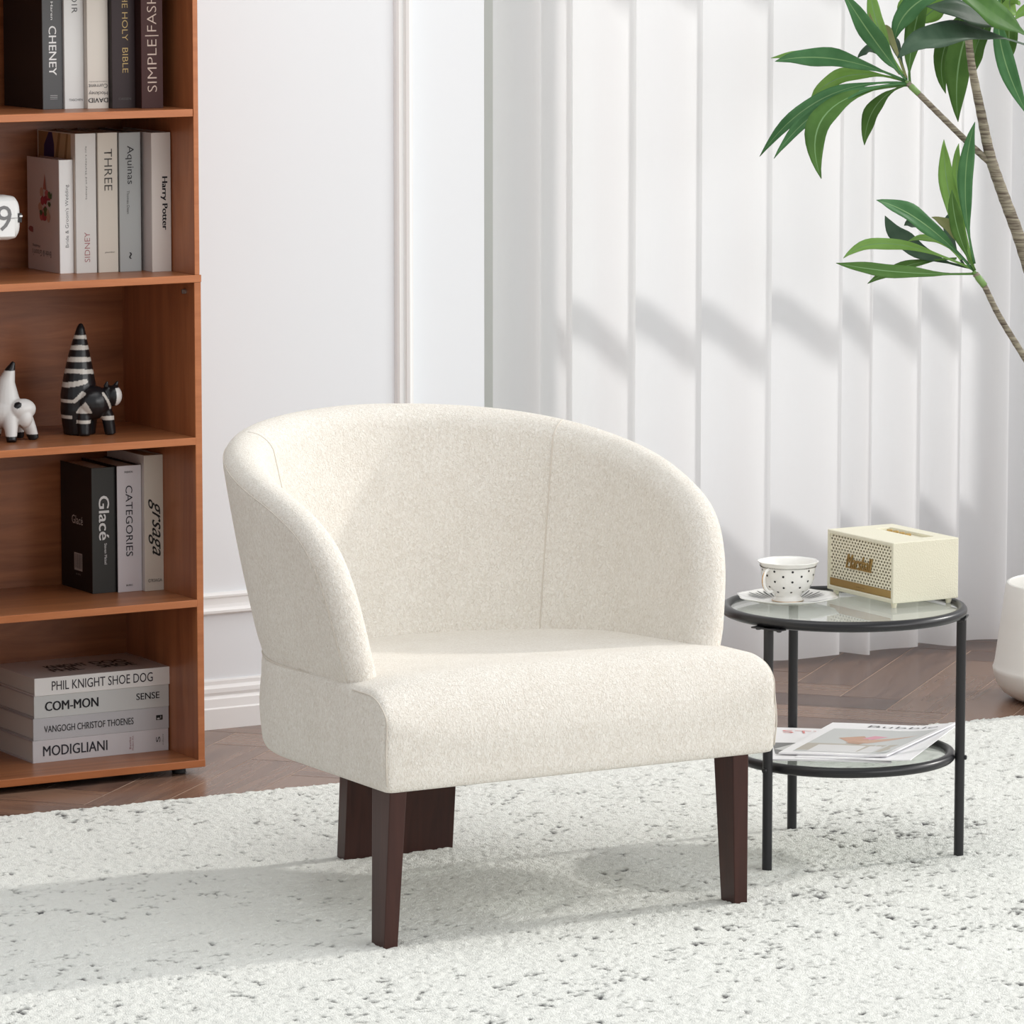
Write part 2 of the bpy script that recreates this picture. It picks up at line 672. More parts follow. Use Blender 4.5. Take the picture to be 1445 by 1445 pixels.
# skirting board, dado rail and panel moulding, each a profile swept along the wall
def sweep_x(name, prof, x0, x1, m):
    """prof: (projection from wall, z)"""
    mb = MB()
    n = len(prof)
    vs = [(x0, WALL - d, z) for d, z in prof] + [(x1, WALL - d, z) for d, z in prof]
    fs = [(i, (i + 1) % n, n + (i + 1) % n, n + i) for i in range(n)]
    fs += [tuple(range(n)), tuple(range(n, 2 * n))[::-1]]
    mb.add(vs, fs)
    return struct(mb.build(name, m))


sweep_x('baseboard_back', [(-0.004, FLOOR), (0.018, FLOOR), (0.018, 0.028), (0.016, 0.031), (0.0145, 0.0465), (0.009, 0.052), (0.012, 0.058),
                           (0.0115, 0.066), (0.006, 0.072), (0.006, 0.079), (0.003, 0.082), (-0.004, 0.082)], -1.5, OPEN, M['trim'])
sweep_x('trim_1', [(-0.004, 0.206), (0.010, 0.206), (0.017, 0.210), (0.017, 0.2145), (0.010, 0.219), (0.007, 0.225), (0.007, 0.236), (0.011, 0.239),
                   (0.011, 0.2425), (0.004, 0.247), (-0.004, 0.247)], -1.5, OPEN, M['trim'])


def sweep_z(name, prof, z0, z1, m):
    mb = MB()
    n = len(prof)
    vs = [(x, WALL - d, z0) for x, d in prof] + [(x, WALL - d, z1) for x, d in prof]
    fs = [(i, (i + 1) % n, n + (i + 1) % n, n + i) for i in range(n)]
    fs += [tuple(range(n)), tuple(range(n, 2 * n))[::-1]]
    mb.add(vs, fs)
    return struct(mb.build(name, m))


sweep_z('trim_2', [(4.4965, -0.004), (4.4965, 0.012), (4.4995, 0.016), (4.5035, 0.016), (4.506, 0.009), (4.5115, 0.009), (4.5135, 0.018), (4.519, 0.021),
                   (4.525, 0.018), (4.528, 0.009), (4.5325, 0.009), (4.5345, 0.003), (4.5345, -0.004)], 0.30, 2.45, M['trim'])

# the sheer curtain: pleats that come forward to the right and fold back behind the next one
def make_curtain():
    edges = [(4.762, 0.00), (4.838, 0.0), (4.908, 0.0), (5.045, 0.0), (5.200, 0.0), (5.362, 0.0), (5.535, 0.0), (5.612, 0.0), (5.727, 0.0),
             (5.830, 0.0), (5.945, 0.0), (6.06, 0), (6.15, 0), (6.29, 0), (6.40, 0), (6.52, 0), (6.66, 0), (6.76, 0), (6.9, 0), (7.05, 0), (7.15, 0), (7.3, 0), (7.45, 0)]
    xs = [e[0] for e in edges]
    r = random.Random(8)
    base, amp = [], []
    path = []                                                       # (x, y, sharpness id)
    for k in range(len(xs) - 1):
        x0, x1 = xs[k], xs[k + 1]
        w = x1 - x0
        far = 8.305 + 0.012 * (r.random() - 0.5)
        near = far - min(0.050, 0.018 + 0.23 * w)
        if k == 0:
            far, near = 8.322, 8.268
        n = 14
        for i in range(n):
            t = i / (n - 1)
            s = smoothstep(t) * 0.75 + t * 0.25
            x = x0 + w * t + 0.012 * math.sin(math.pi * t)
            y = far + (near - far) * s + 0.006 * math.sin(2 * math.pi * t + r.random() * 0.0)
            path.append((x, y))
        # round the fold and run back
        path.append((x1 + 0.0035, near + 0.005))
        path.append((x1 + 0.0045, near + 0.014))
        path.append((x1 + 0.003, near + 0.030))
    zs = [0.001, 0.010, 0.02, 0.045, 0.10] + [0.2 + 0.1 * i for i in range(24)]
    rows = []
    for z in zs:
        row = []
        for i, (x, y) in enumerate(path):
            sway = 0.010 * math.sin(1.3 * z + x * 9.0) * (1 - 0.5 * min(1, z)) + 0.004 * math.sin(3.1 * z + x * 23)
            lift = 0.004 * math.sin(x * 31.0) + 0.002
            row.append((x + sway * 0.35, y + sway * 0.55, max(z, 0.001) + (lift if z < 0.06 else 0)))
        rows.append(row)
    mb = MB()
    mb.grid(rows)
    o = mb.build('curtain', M['sheer'], None, smooth=True, fix=False)
    return tag(o, 'long white sheer pleated curtain hanging in front of the window', 'curtain')


make_curtain()

# added grey-green strip that darkens the shaded alcove edge behind the sheer curtain
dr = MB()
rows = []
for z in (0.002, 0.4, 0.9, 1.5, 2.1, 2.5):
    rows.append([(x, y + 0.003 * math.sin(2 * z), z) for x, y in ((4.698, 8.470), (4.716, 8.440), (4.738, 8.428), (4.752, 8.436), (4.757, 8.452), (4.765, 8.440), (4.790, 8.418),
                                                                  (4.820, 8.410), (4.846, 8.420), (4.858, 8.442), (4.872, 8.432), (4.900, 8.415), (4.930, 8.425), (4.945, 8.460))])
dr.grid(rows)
o = dr.build('shade_strip', mat('shade_strip_cloth', (0.74, 0.755, 0.71), rough=0.9, spec=0.1), None, smooth=True, fix=False)
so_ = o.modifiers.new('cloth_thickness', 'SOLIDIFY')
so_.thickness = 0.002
tag(o, 'added grey-green strip for the shade between the panelled wall and the sheer curtain', 'shade_strip')

# ------------------------------------------------------------------ the rug
def vnoise(h, w, ch, cw, seed):
    r = np.random.RandomState(seed)
    gh, gw = int(h / ch) + 3, int(w / cw) + 3
    g = r.rand(gh, gw)
    yi = np.arange(h) / ch
    xi = np.arange(w) / cw
    y0 = yi.astype(int)
    x0 = xi.astype(int)
    fy = (yi - y0)[:, None]
    fx = (xi - x0)[None, :]
    fy = fy * fy * (3 - 2 * fy)
    fx = fx * fx * (3 - 2 * fx)
    a = g[y0][:, x0]
    b = g[y0][:, x0 + 1]
    c = g[y0 + 1][:, x0]
    d = g[y0 + 1][:, x0 + 1]
    return (a * (1 - fx) + b * fx) * (1 - fy) + (c * (1 - fx) + d * fx) * fy


def make_rug():
    step = 0.0036
    LX, LY = 3.75, 2.55
    W, H = int(LX / step), int(LY / step)
    r = np.random.RandomState(4)
    X = np.linspace(0, LX, W)[None, :] + (r.rand(H, W) - 0.5) * step * 0.7
    Y = np.linspace(-LY, 0, H)[:, None] + (r.rand(H, W) - 0.5) * step * 0.7
    # flecks: sparse, in clusters, a little stretched along the rows
    fine = vnoise(H, W, 1.9, 2.2, 1)
    mid = vnoise(H, W, 6, 6.5, 2)
    big = vnoise(H, W, 56, 72, 3) * 0.6 + vnoise(H, W, 160, 185, 6) * 0.4
    f = np.clip((fine * 0.62 + mid * 0.38 - (0.775 - 0.28 * (big - 0.5))) / 0.10, 0, 1)
    soft = np.clip((fine * 0.5 + mid * 0.5 - (0.66 - 0.22 * (big - 0.5))) / 0.22, 0, 1) * 0.30
    fl = np.maximum(f, soft)
    tuft = vnoise(H, W, 1.5, 1.7, 9)
    clump = vnoise(H, W, 4.5, 6, 12)
    z = -0.0036 + 0.0031 * tuft + 0.0014 * clump + 0.0010 * (r.rand(H, W) - 0.5) - 0.0036 * fl
    # ragged border, dropping to the floor
    ex = np.minimum(np.arange(W), W - 1 - np.arange(W))[None, :] * step
    ey = np.minimum(np.arange(H), H - 1 - np.arange(H))[:, None] * step
    e = np.minimum(ex, ey)
    z = np.where(e < 0.006, z - (0.006 - e) / 0.006 * 0.004, z)
    Y[-1, :] += (r.rand(W) - 0.5) * 0.010
    Y[-2, :] += (r.rand(W) - 0.5) * 0.005
    a = math.radians(-2.0)
    ox, oy = 2.55, 7.652
    PX = ox + X * math.cos(a) - Y * math.sin(a)
    PY = oy + X * math.sin(a) + Y * math.cos(a)
    co = np.stack([PX, PY, z], -1).reshape(-1, 3)
    idx = np.arange(H * W).reshape(H, W)
    q = np.stack([idx[:-1, :-1], idx[:-1, 1:], idx[1:, 1:], idx[1:, :-1]], -1).reshape(-1, 4)
    # skirt
    rim = np.concatenate([idx[0, :], idx[1:, -1], idx[-1, -2::-1], idx[-2:0, 0][::-1] if False else idx[-2:0:-1, 0]])
    sk = co[rim].copy()
    sk[:, 2] = FLOOR
    k0 = len(co)
    co = np.concatenate([co, sk])
    m = len(rim)
    nx = (np.arange(m) + 1) % m
    q2 = np.stack([k0 + np.arange(m), k0 + nx, rim[nx], rim], -1)
    q = np.concatenate([q, q2])
    me = bpy.data.meshes.new('rug')
    me.vertices.add(len(co))
    me.vertices.foreach_set('co', co.ravel().astype(np.float32))
    me.loops.add(q.size)
    me.loops.foreach_set('vertex_index', q.ravel().astype(np.int32))
    me.polygons.add(len(q))
    me.polygons.foreach_set('loop_start', (np.arange(len(q)) * 4).astype(np.int32))
    me.update(calc_edges=True)
    me.validate()
    at = me.color_attributes.new('fleck', 'FLOAT_COLOR', 'POINT')
    c = np.zeros((len(co), 4), np.float32)
    c[:H * W, 0] = fl.ravel()
    c[:, 3] = 1
    at.data.foreach_set('color', c.ravel())
    me.materials.append(M['rug'])
    me.polygons.foreach_set('use_smooth', [True] * len(me.polygons))
    o = bpy.data.objects.new('rug', me)
    COL.objects.link(o)
    return tag(o, 'large off-white wool rug flecked with dark grey under the armchair', 'rug')


make_rug()

# ------------------------------------------------------------------ the bookcase
SH = [0.0155, 0.3055, 0.5960, 0.8845, 1.1767, 1.467, 1.758]         # top faces of the shelves
NF, NB = 7.832, 8.132
XL, XR = 3.085, 3.8885
TH = 0.0132
case = thing('bookcase', 'tall red-brown wooden open bookcase against the white wall', 'bookcase', (0.5 * (XL + XR), 7.98, FLOOR))
for nm, z0, z1 in (('side_panel', 0.0035, SH[3] - TH), ('side_panel', SH[3], SH[6] - TH)):
    for x0, x1 in ((XL, XL + TH), (XR - TH, XR)):
        d = 0.0012 if z0 > 0.5 else 0.0
        p = MB().box(x0 + d, x1 - (0.0022 if z0 > .5 else 0) + (0.0 if x0 < 3.5 else 0.0), NF + 0.001, NB, z0, z1)
        for k in range(6):
            p.mi[k] = 1
        p.mi[2] = 0
        p.build('side_panel', [M['case_edge'], M['case_inner']], case, bevel=0.0008)
for i, z in enumerate(SH):
    full = i in (0, 3, 6)
    x0, x1 = (XL - 0.0005, XR + 0.0005) if full else (XL + TH, XR - TH)
    p = MB().box(x0, x1, NF, NB - 0.006, z - TH, z)
    p.mi = [1] * 6
    p.mi[2] = 0
    p.build('shelf', [M['case_edge'], M['case_shelf']], case, bevel=0.0009)
MB().box(XL + TH - 0.004, XR - TH + 0.004, NB - 0.0062, NB - 0.001, 0.006, SH[6] - 0.004).build('back_panel', M['case_back'], case)
for x in (XL + 0.03, XR - 0.038):
    for y in (NF + 0.03, NB - 0.03):
        MB().lathe((x, y, FLOOR), [(0.012, 0), (0.013, 0.002), (0.012, 0.0135)], 20).build('foot', M['case_foot'], case)
pin = MB().tube([(3.8755, 7.868, 0.853), (3.8690, 7.868, 0.853)], 0.0045, 14)
pin.box(3.8685, 3.8692, 7.8665, 7.8695, 0.8495, 0.8565)
pin.build('shelf_pin', mat('zinc', (0.35, 0.34, 0.33), rough=0.35, metal=0.8), case)

XP, XN, ZP, ZN = (1, 0, 0), (-1, 0, 0), (0, 0, 1), (0, 0, -1)
YN = (0, -1, 0)
YP = (0, 1, 0)


def book(label, x0, x1, yf, depth, z0, h, spine, board, lying=False, group=None, round_spine=0.0):
    """A hardback whose spine faces the room. Upright: thickness along x; lying: thickness along z and length along x."""
    root = thing('book', label, 'book', (0.5 * (x0 + x1), yf + depth * 0.5, z0), group)
    t = 0.0024

    def bx(mb, a0, a1, d0, d1, h0, h1, mi=0):
        if lying:
            mb.box(h0, h1, yf + d0, yf + d1, z0 + a0, z0 + a1, mi)
        else:
            mb.box(x0 + a0, x0 + a1, yf + d0, yf + d1, z0 + h0, z0 + h1, mi)
    T = h if lying else x1 - x0
    lo, hi = (x0, x1) if lying else (0.0, h)
    cv = MB()
    bx(cv, 0, t, 0.0022, depth, lo, hi, 1)
    bx(cv, T - t, T, 0.0022, depth, lo, hi, 1)
    bx(cv, 0, T, 0, 0.0022, lo, hi, 0)
    cv.build('cover', [flat(spine, 0.42, 'book_spine'), flat(board, 0.42, 'book_board')], root, bevel=0.0006)
    pg = MB()
    bx(pg, t + 0.0002, T - t - 0.0002, 0.0024, depth - 0.004, lo + 0.003, hi - 0.003)
    pg.build('page_block', M['pages'], root)
    return root


def spine_text(b, s, x, yf, z, w, h, colr, mode, bold=0.0, name='title_lettering', shear=0.0, spacing=1.0):
    """mode: 'down' reads top to bottom, 'up' bottom to top, 'flat' left to right, 'flip' upside down. w runs along the text."""
    X, Y = {'down': (ZN, XP), 'up': (ZP, XN), 'flat': (XP, ZP), 'flip': (XN, ZN)}[mode]
    return text_part(name, s, (x, yf, z), X, Y, w, h, flat(colr, 0.5, 'ink'), b, bold, shear, spacing=spacing)


BK, WH, GD, RD = (0.02, 0.02, 0.025), (0.78, 0.78, 0.78), (0.50, 0.36, 0.16), (0.34, 0.12, 0.13)
GY = (0.10, 0.10, 0.105)
S_ = 793.0                                                          # pixels per metre at the shelves, used only to size lettering

# --- top visible row
g = 'books on the top visible shelf'
b = book('grey-spined book with black covers at the left of the top shelf row', 3.6394, 3.6772, 7.945, 0.165, SH[4], 0.262, (0.105, 0.108, 0.112), (0.013, 0.011, 0.011), group=g)
spine_text(b, 'CHENEY', 3.6585, 7.945, 1.2790, 0.0860, 0.0145, WH, 'down', 0.016)
spine_text(b, 'Stephen R Haren', 3.6570, 7.945, 1.3780, 0.090, 0.0060, WH, 'down', 0.01, 'author_lettering')
pp = MB().box(3.6530, 3.6670, 7.9445, 7.9449, 1.2005, 1.2012).box(3.6530, 3.6670, 7.9445, 7.9449, 1.1975, 1.1982).box(3.6530, 3.6670, 7.9445, 7.9449, 1.1945, 1.1950)
pp.build('publisher_mark', flat((0.55, 0.55, 0.55)), b)
print_shapes('cover_label', [((0.030, 0.019, 0.018), [(-0.018, -0.012), (0.018, -0.012), (0.018, 0.012), (-0.018, 0.012)]),
                             ((0.022, 0.014, 0.013), [(-0.012, -0.0095), (0.014, -0.0095), (0.014, 0.0095), (-0.012, 0.0095)])],
             (3.6425, 8.062, 1.2035), YN, ZP, b)
b = book('pale grey art book between the grey and cream spines on the top shelf', 3.6788, 3.7160, 7.940, 0.17, SH[4], 0.262, (0.710, 0.717, 0.710), (0.596, 0.596, 0.596), group=g)
spine_text(b, 'RENOIR', 3.6990, 7.940, 1.3790, 0.070, 0.0108, GY, 'down', -0.004, spacing=1.15)
spine_text(b, 'TASCHEN', 3.7000, 7.940, 1.1925, 0.026, 0.0040, GY, 'flat', 0.0, 'publisher_lettering')
b = book('cream art book with upside-down title lettering on the top shelf', 3.7165, 3.7570, 7.926, 0.17, SH[4], 0.268, (0.667, 0.625, 0.568), (0.568, 0.540, 0.497), group=g)
spine_text(b, 'DAVID', 3.7366, 7.926, 1.1915, 0.0375, 0.0080, BK, 'flip', 0.022)
spine_text(b, 'Hockney', 3.7366, 7.926, 1.2045, 0.0365, 0.0085, GY, 'flip', 0.0, 'title_lettering')
spine_text(b, 'Current', 3.7366, 7.926, 1.2165, 0.0365, 0.0070, GY, 'flip', 0.0, 'title_lettering')
spine_text(b, 'indexedmedia', 3.7366, 7.926, 1.2240, 0.035, 0.0016, GY, 'flip', 0.0, 'subtitle_lettering')
b = book('dark plum book with gold lettering on the top shelf', 3.7575, 3.8022, 7.912, 0.17, SH[4], 0.270, (0.038, 0.026, 0.028), (0.020, 0.015, 0.016), group=g)
spine_text(b, 'THE HOLY  BIBLE', 3.7830, 7.912, 1.3130, 0.148, 0.0110, GD, 'down', -0.006)
spine_text(b, 'CASSEN', 3.7815, 7.912, 1.1935, 0.024, 0.0040, (0.12, 0.11, 0.11), 'flat', 0.0, 'publisher_lettering')
b = book('maroon book with pale pink lettering nearest the side panel on the top shelf', 3.8030, 3.8450, 7.888, 0.19, SH[4], 0.270, (0.055, 0.021, 0.020), (0.030, 0.014, 0.013), group=g)
for s_, z_, w_, h_ in (('SIMPLE', 1.2515, 0.092, 0.0180), ('|', 1.3040, 0.0018, 0.0260), ('FASHION', 1.3725, 0.122, 0.0180)):
    spine_text(b, s_, 3.8235, 7.888, z_, w_, h_, (0.56, 0.44, 0.38), 'up', -0.012)

# --- second row
g = 'books on the second visible shelf'
b = book('short white wedding book with a bouquet cover beside the flip clock', 3.6806, 3.7074, 7.972, 0.136, SH[3], 0.2010, (0.852, 0.860, 0.860), (0.596, 0.511, 0.490), group=g)
spine_text(b, "Bride & Groom's Wedding", 3.6955, 7.972, 0.9860, 0.111, 0.0085, (0.16, 0.16, 0.17), 'up', -0.006)
fl = []
r_ = random.Random(4)
cy_, cz_ = 0.0, 0.0
for k in range(16):
    colr = [(0.36, 0.05, 0.07), (0.45, 0.12, 0.12), (0.50, 0.30, 0.22), (0.30, 0.035, 0.06), (0.48, 0.36, 0.26)][k % 5]
    fl.append((colr, blob(r_.uniform(-0.019, 0.024), r_.uniform(-0.026, 0.026), 0.0085, 0.0085, 9, 0.4, k)))
for k in range(7):
    fl.append((((0.06, 0.10, 0.04), (0.09, 0.13, 0.05))[k % 2], blob(r_.uniform(-0.02, 0.028), r_.uniform(-0.034, 0.028), 0.006, 0.005, 7, 0.6, 40 + k)))
fl.append(((0.40, 0.15, 0.12), [(-0.002, 0.028), (0.012, 0.026), (0.006, 0.056)]))
fl.append(((0.07, 0.13, 0.05), [(0.024, 0.012), (0.036, 0.024), (0.034, 0.012)]))
fl.append(((0.30, 0.09, 0.09), blob(-0.054, -0.047, 0.010, 0.006, 8, 0.5, 90)))
print_shapes('cover_print', fl, (3.6806, 8.036, 1.003), YN, ZP, b)
text_part('cover_lettering', "Bride & Groom's", (3.6806, 8.048, 0.9155), YP, ZN, 0.080, 0.0115, flat((0.10, 0.09, 0.09), 0.5, 'ink'), b, -0.01)
text_part('cover_lettering', 'Wedding', (3.6806, 8.070, 0.9280), YP, ZN, 0.032, 0.0060, flat((0.10, 0.09, 0.09), 0.5, 'ink'), b)
b = book('tall off-white book with red lettering and a painted cover on the second shelf', 3.7080, 3.7478, 7.962, 0.160, SH[3], 0.2470, (0.682, 0.674, 0.653), (0.639, 0.568, 0.497), group=g)
spine_text(b, 'SIDNEY', 3.7290, 7.962, 0.9305, 0.053, 0.0105, (0.38, 0.15, 0.16), 'up', -0.006)
spine_text(b, "Sidney and Sheldon's life", 3.7285, 7.962, 1.0620, 0.094, 0.0042, (0.12, 0.12, 0.12), 'up', 0.0, 'author_lettering', spacing=1.25)
print_shapes('cover_print', [((0.30, 0.17, 0.075), [(-0.074, 0.03), (-0.02, 0.03), (-0.02, 0.121), (-0.074, 0.121)]),
                             ((0.46, 0.31, 0.17), [(-0.03, 0.03), (0.062, 0.03), (0.062, 0.121), (-0.03, 0.121)]),
                             ((0.035, 0.018, 0.085), [(-0.056, 0.03), (-0.008, 0.03), (-0.008, 0.10), (-0.016, 0.121), (-0.030, 0.121), (-0.050, 0.098)]),
                             ((0.26, 0.15, 0.065), [(0.004, 0.06), (0.020, 0.121), (0.010, 0.121), (-0.004, 0.075)]),
                             ((0.26, 0.15, 0.065), [(0.030, 0.06), (0.044, 0.121), (0.052, 0.121), (0.040, 0.06)])],
             (3.7080, 8.042, 1.0085), YN, ZP, b)
b = book('beige book with large thin capitals beside the blue-grey book', 3.7492, 3.7875, 7.957, 0.160, SH[3], 0.2475, (0.646, 0.603, 0.532), (0.483, 0.454, 0.412), group=g)
spine_text(b, 'THREE', 3.7690, 7.957, 1.0665, 0.074, 0.0150, (0.07, 0.065, 0.06), 'down', -0.006)
spine_text(b, 'plumber', 3.7710, 7.957, 0.9200, 0.019, 0.0034, (0.12, 0.11, 0.10), 'flat', 0.0, 'publisher_lettering')
b = book('blue-grey book standing on the second shelf', 3.7885, 3.8302, 7.952, 0.165, SH[3], 0.2470, (0.391, 0.412, 0.412), (0.200, 0.210, 0.210), group=g)
spine_text(b, 'Aquinas', 3.8085, 7.952, 1.0740, 0.068, 0.0165, (0.045, 0.045, 0.05), 'down', 0.0)
spine_text(b, 'Thomas Deen', 3.8050, 7.952, 1.0080, 0.041, 0.0050, (0.13, 0.13, 0.13), 'down', 0.0, 'author_lettering')
spine_text(b, '~', 3.8085, 7.952, 0.9130, 0.011, 0.0055, (0.04, 0.04, 0.045), 'down', 0.03, 'publisher_mark')
b = book('pale lilac-grey book with bold black lettering at the right end of the second shelf', 3.8372, 3.8748, 7.922, 0.190, SH[3], 0.2470, (0.653, 0.611, 0.575), (0.596, 0.547, 0.532), group=g)
spine_text(b, 'Harry Potter', 3.8610, 7.922, 1.0060, 0.094, 0.0135, BK, 'down', 0.040)

# --- fourth row
g = 'books standing on the fourth visible shelf'
b = book('black book with a bar code on its cover and a dark grey spine', 3.7429, 3.7890, 7.985, 0.132, SH[1], 0.2270, (0.055, 0.056, 0.054), (0.012, 0.010, 0.010), group=g)
spine_text(b, 'Glacé', 3.7665, 7.985, 0.4415, 0.079, 0.0205, WH, 'down', 0.030)
spine_text(b, 'Steven Meisel', 3.7690, 7.985, 0.3765, 0.038, 0.0052, WH, 'down', 0.0, 'author_lettering')
text_part('cover_lettering', 'Glacé', (3.7429, 8.046, 0.4325), YN, ZP, 0.046, 0.0155, flat((0.55, 0.52, 0.50), 0.5, 'ink'), b)
text_part('cover_lettering', '9 771', (3.7429, 8.044, 0.3335), YN, ZP, 0.018, 0.0030, flat((0.35, 0.33, 0.32), 0.5, 'ink'), b)
bars = [((0.46, 0.42, 0.40), [(-0.017, -0.016), (0.017, -0.016), (0.017, 0.016), (-0.017, 0.016)])]
for k in range(11):
    a = -0.014 + k * 0.0027
    w_ = (0.0009, 0.0014, 0.0006)[k % 3]
    bars.append(((0.07, 0.06, 0.06), [(a, -0.012), (a + w_, -0.012), (a + w_, 0.014), (a, 0.014)]))
print_shapes('bar_code', bars, (3.7429, 8.044, 0.3565), YN, ZP, b)
b = book('lilac-white book between the black book and the tall cream book', 3.7896, 3.8372, 7.977, 0.150, SH[1], 0.2285, (0.667, 0.639, 0.674), (0.020, 0.018, 0.020), group=g)
spine_text(b, 'CATEGORIES', 3.8125, 7.977, 0.4340, 0.128, 0.0135, (0.035, 0.035, 0.045), 'down', 0.0)
spine_text(b, 'FASHION', 3.8120, 7.977, 0.5225, 0.0160, 0.0036, BK, 'flat', 0.01, 'subtitle_lettering')
spine_text(b, 'BUREC', 3.8120, 7.977, 0.3175, 0.0130, 0.0032, BK, 'flat', 0.01, 'publisher_lettering')
b = book('tall cream book with black script title beside the bookcase side panel', 3.8380, 3.8752, 7.966, 0.155, SH[1], 0.2460, (0.667, 0.625, 0.554), (0.568, 0.532, 0.511), group=g)
spine_text(b, 'grsaga', 3.8570, 7.966, 0.4200, 0.104, 0.0240, (0.03, 0.03, 0.03), 'down', 0.008, shear=0.55)
spine_text(b, "G'RSAGA", 3.8575, 7.966, 0.3245, 0.0275, 0.0060, (0.06, 0.06, 0.05), 'flat', 0.0, 'publisher_lettering')

# --- the lying stack, from the bottom up
g = 'grey books stacked flat on the bottom shelf'
yS = 7.948
b = book('pale grey book with large capitals at the bottom of the flat stack', 3.6045, 3.8725, yS, 0.195, SH[0], 0.0402, (0.639, 0.625, 0.653), (0.483, 0.440, 0.440), True, g)
spine_text(b, 'MODIGLIANI', 3.6875, yS, SH[0] + 0.0205, 0.126, 0.0185, (0.03, 0.03, 0.04), 'flat', 0.012)
spine_text(b, 'Basilio', 3.7960, yS, SH[0] + 0.0200, 0.022, 0.0035, (0.30, 0.12, 0.13), 'up', 0.0, 'author_lettering')
spine_text(b, 'Modern Art', 3.8010, yS, SH[0] + 0.0195, 0.026, 0.0030, (0.30, 0.12, 0.13), 'up', 0.0, 'author_lettering')
spine_text(b, 'S', 3.8515, yS, SH[0] + 0.0215, 0.010, 0.0085, (0.05, 0.05, 0.05), 'up', 0.01, 'publisher_mark')
spine_text(b, 'culture', 3.8610, yS, SH[0] + 0.0205, 0.020, 0.0028, (0.12, 0.12, 0.12), 'up', 0.0, 'publisher_lettering')
z1 = SH[0] + 0.0404
b = book('mid-grey book with narrow capitals, second from the bottom of the flat stack', 3.6060, 3.8735, yS, 0.195, z1, 0.0398, (0.547, 0.554, 0.582), (0.426, 0.398, 0.398), True, g)
spine_text(b, 'VANGOGH CHRISTOF THOENES', 3.7150, yS, z1 + 0.0195, 0.176, 0.0122, (0.03, 0.03, 0.035), 'flat', 0.006)
print_shapes('publisher_mark', [((0.02, 0.02, 0.02), [(-0.0065, -0.0045), (0.0065, -0.0045), (0.0065, 0.0045), (-0.0065, 0.0045)]),
                                ((0.55, 0.55, 0.56), [(-0.0045, -0.0035), (0.0005, -0.0035), (0.0005, -0.0005), (-0.0045, -0.0005)]),
                                ((0.40, 0.40, 0.41), [(0.002, -0.002), (0.0035, -0.002), (0.0035, 0.003), (0.002, 0.003)])],
             (3.8545, yS, z1 + 0.021), XP, ZP, b)
z2 = z1 + 0.0400
b = book('greenish-grey book with bold black capitals, second from the top of the flat stack', 3.6080, 3.8742, yS, 0.195, z2, 0.0402, (0.625, 0.646, 0.646), (0.454, 0.426, 0.426), True, g)
spine_text(b, 'COM-MON', 3.6815, yS, z2 + 0.0205, 0.104, 0.0168, BK, 'flat', 0.03)
spine_text(b, 'SENSE', 3.8320, yS, z2 + 0.0225, 0.046, 0.0120, BK, 'flat', 0.014)
z3 = z2 + 0.0404
b = book('white book with lettering on its cover, topmost of the flat stack', 3.6090, 3.8755, yS - 0.001, 0.195, z3, 0.0320, (0.860, 0.860, 0.852), (0.653, 0.596, 0.575), True, g)
spine_text(b, 'PHIL KNIGHT SHOE DOG', 3.7420, yS - 0.001, z3 + 0.0165, 0.199, 0.0168, (0.05, 0.045, 0.055), 'flat', 0.002)
for s, xx, yy, ww in (('PHIL', 3.700, 8.010, 0.060), ('KNIGHT', 3.716, 8.046, 0.080), ('SHOE', 3.800, 8.010, 0.070), ('DOG', 3.800, 8.048, 0.066)):
    text_part('cover_lettering', s, (xx, yy, z3 + 0.0320), XP, YP, ww, 0.030, flat((0.05, 0.045, 0.045), 0.5, 'ink'), b, 0.02)

# ------------------------------------------------------------------ flip clock
ck = thing('flip_clock', 'white rounded flip clock showing a grey 9 at the left frame edge', 'clock', (3.40, 7.90, SH[3]))
prof = []
yc_, zc_ = 7.905, 0.9945
def clock_section(s=1.0):
    pts = []
    for k in range(36):
        a = 2 * math.pi * k / 36
        ca, sa = math.cos(a), math.sin(a)
        e = 0.62
        pts.append((0.034 * s * math.copysign(abs(ca) ** e, ca), 0.039 * s * math.copysign(abs(sa) ** e, sa)))
    return pts
rows = []
for x, s in ((3.262, 0.80), (3.266, 0.93), (3.276, 1.0), (3.545, 1.0), (3.556, 0.95), (3.561, 0.80)):
    rows.append([(x, yc_ + a, zc_ + c) for a, c in clock_section(s)])
mb = MB()
mb.grid(rows, closed=True)
n_ = len(mb.v)
mb.f.append(tuple(range(36)))
mb.f.append(tuple(range(n_ - 36, n_)))
mb.mi += [0, 0]
clock_body = mb.build('housing', mat('white_plastic', (0.80, 0.81, 0.80), rough=0.35), ck, smooth=True, angle=math.radians(50))
fm = flat((0.84, 0.845, 0.84), 0.4)
MB().box(3.300, 3.548, 7.8695, 7.8725, 0.9635, 1.0255).build('dial', fm, ck)
text_part('digit', '9', (3.5280, 7.8694, 0.9955), XP, ZP, 0.028, 0.044, flat((0.20, 0.20, 0.205), 0.4), ck, 0.0)
text_part('digit', '0', (3.4880, 7.8694, 0.9955), XP, ZP, 0.028, 0.044, flat((0.20, 0.20, 0.205), 0.4), ck, 0.0)
MB().box(3.300, 3.555, 7.8687, 7.8692, 0.9948, 0.9956).build('flap_gap', flat((0.22, 0.22, 0.22)), ck)
hg = MB().box(3.5555, 3.5625, 7.872, 7.879, 0.9870, 1.0030, 0)
hg.box(3.5580, 3.5632, 7.8705, 7.8735, 0.9965, 0.9995, 1)
hg.build('hinge', [M['black_metal'], fm], ck)
MB().lathe((3.40, yc_, SH[3]), [(0.040, 0), (0.042, 0.003), (0.040, 0.006), (0.010, 0.010), (0.009, 0.076)], 32).build('stand', mat('white_stand', (0.78, 0.78, 0.77), rough=0.4), ck, smooth=True, angle=math.radians(40))

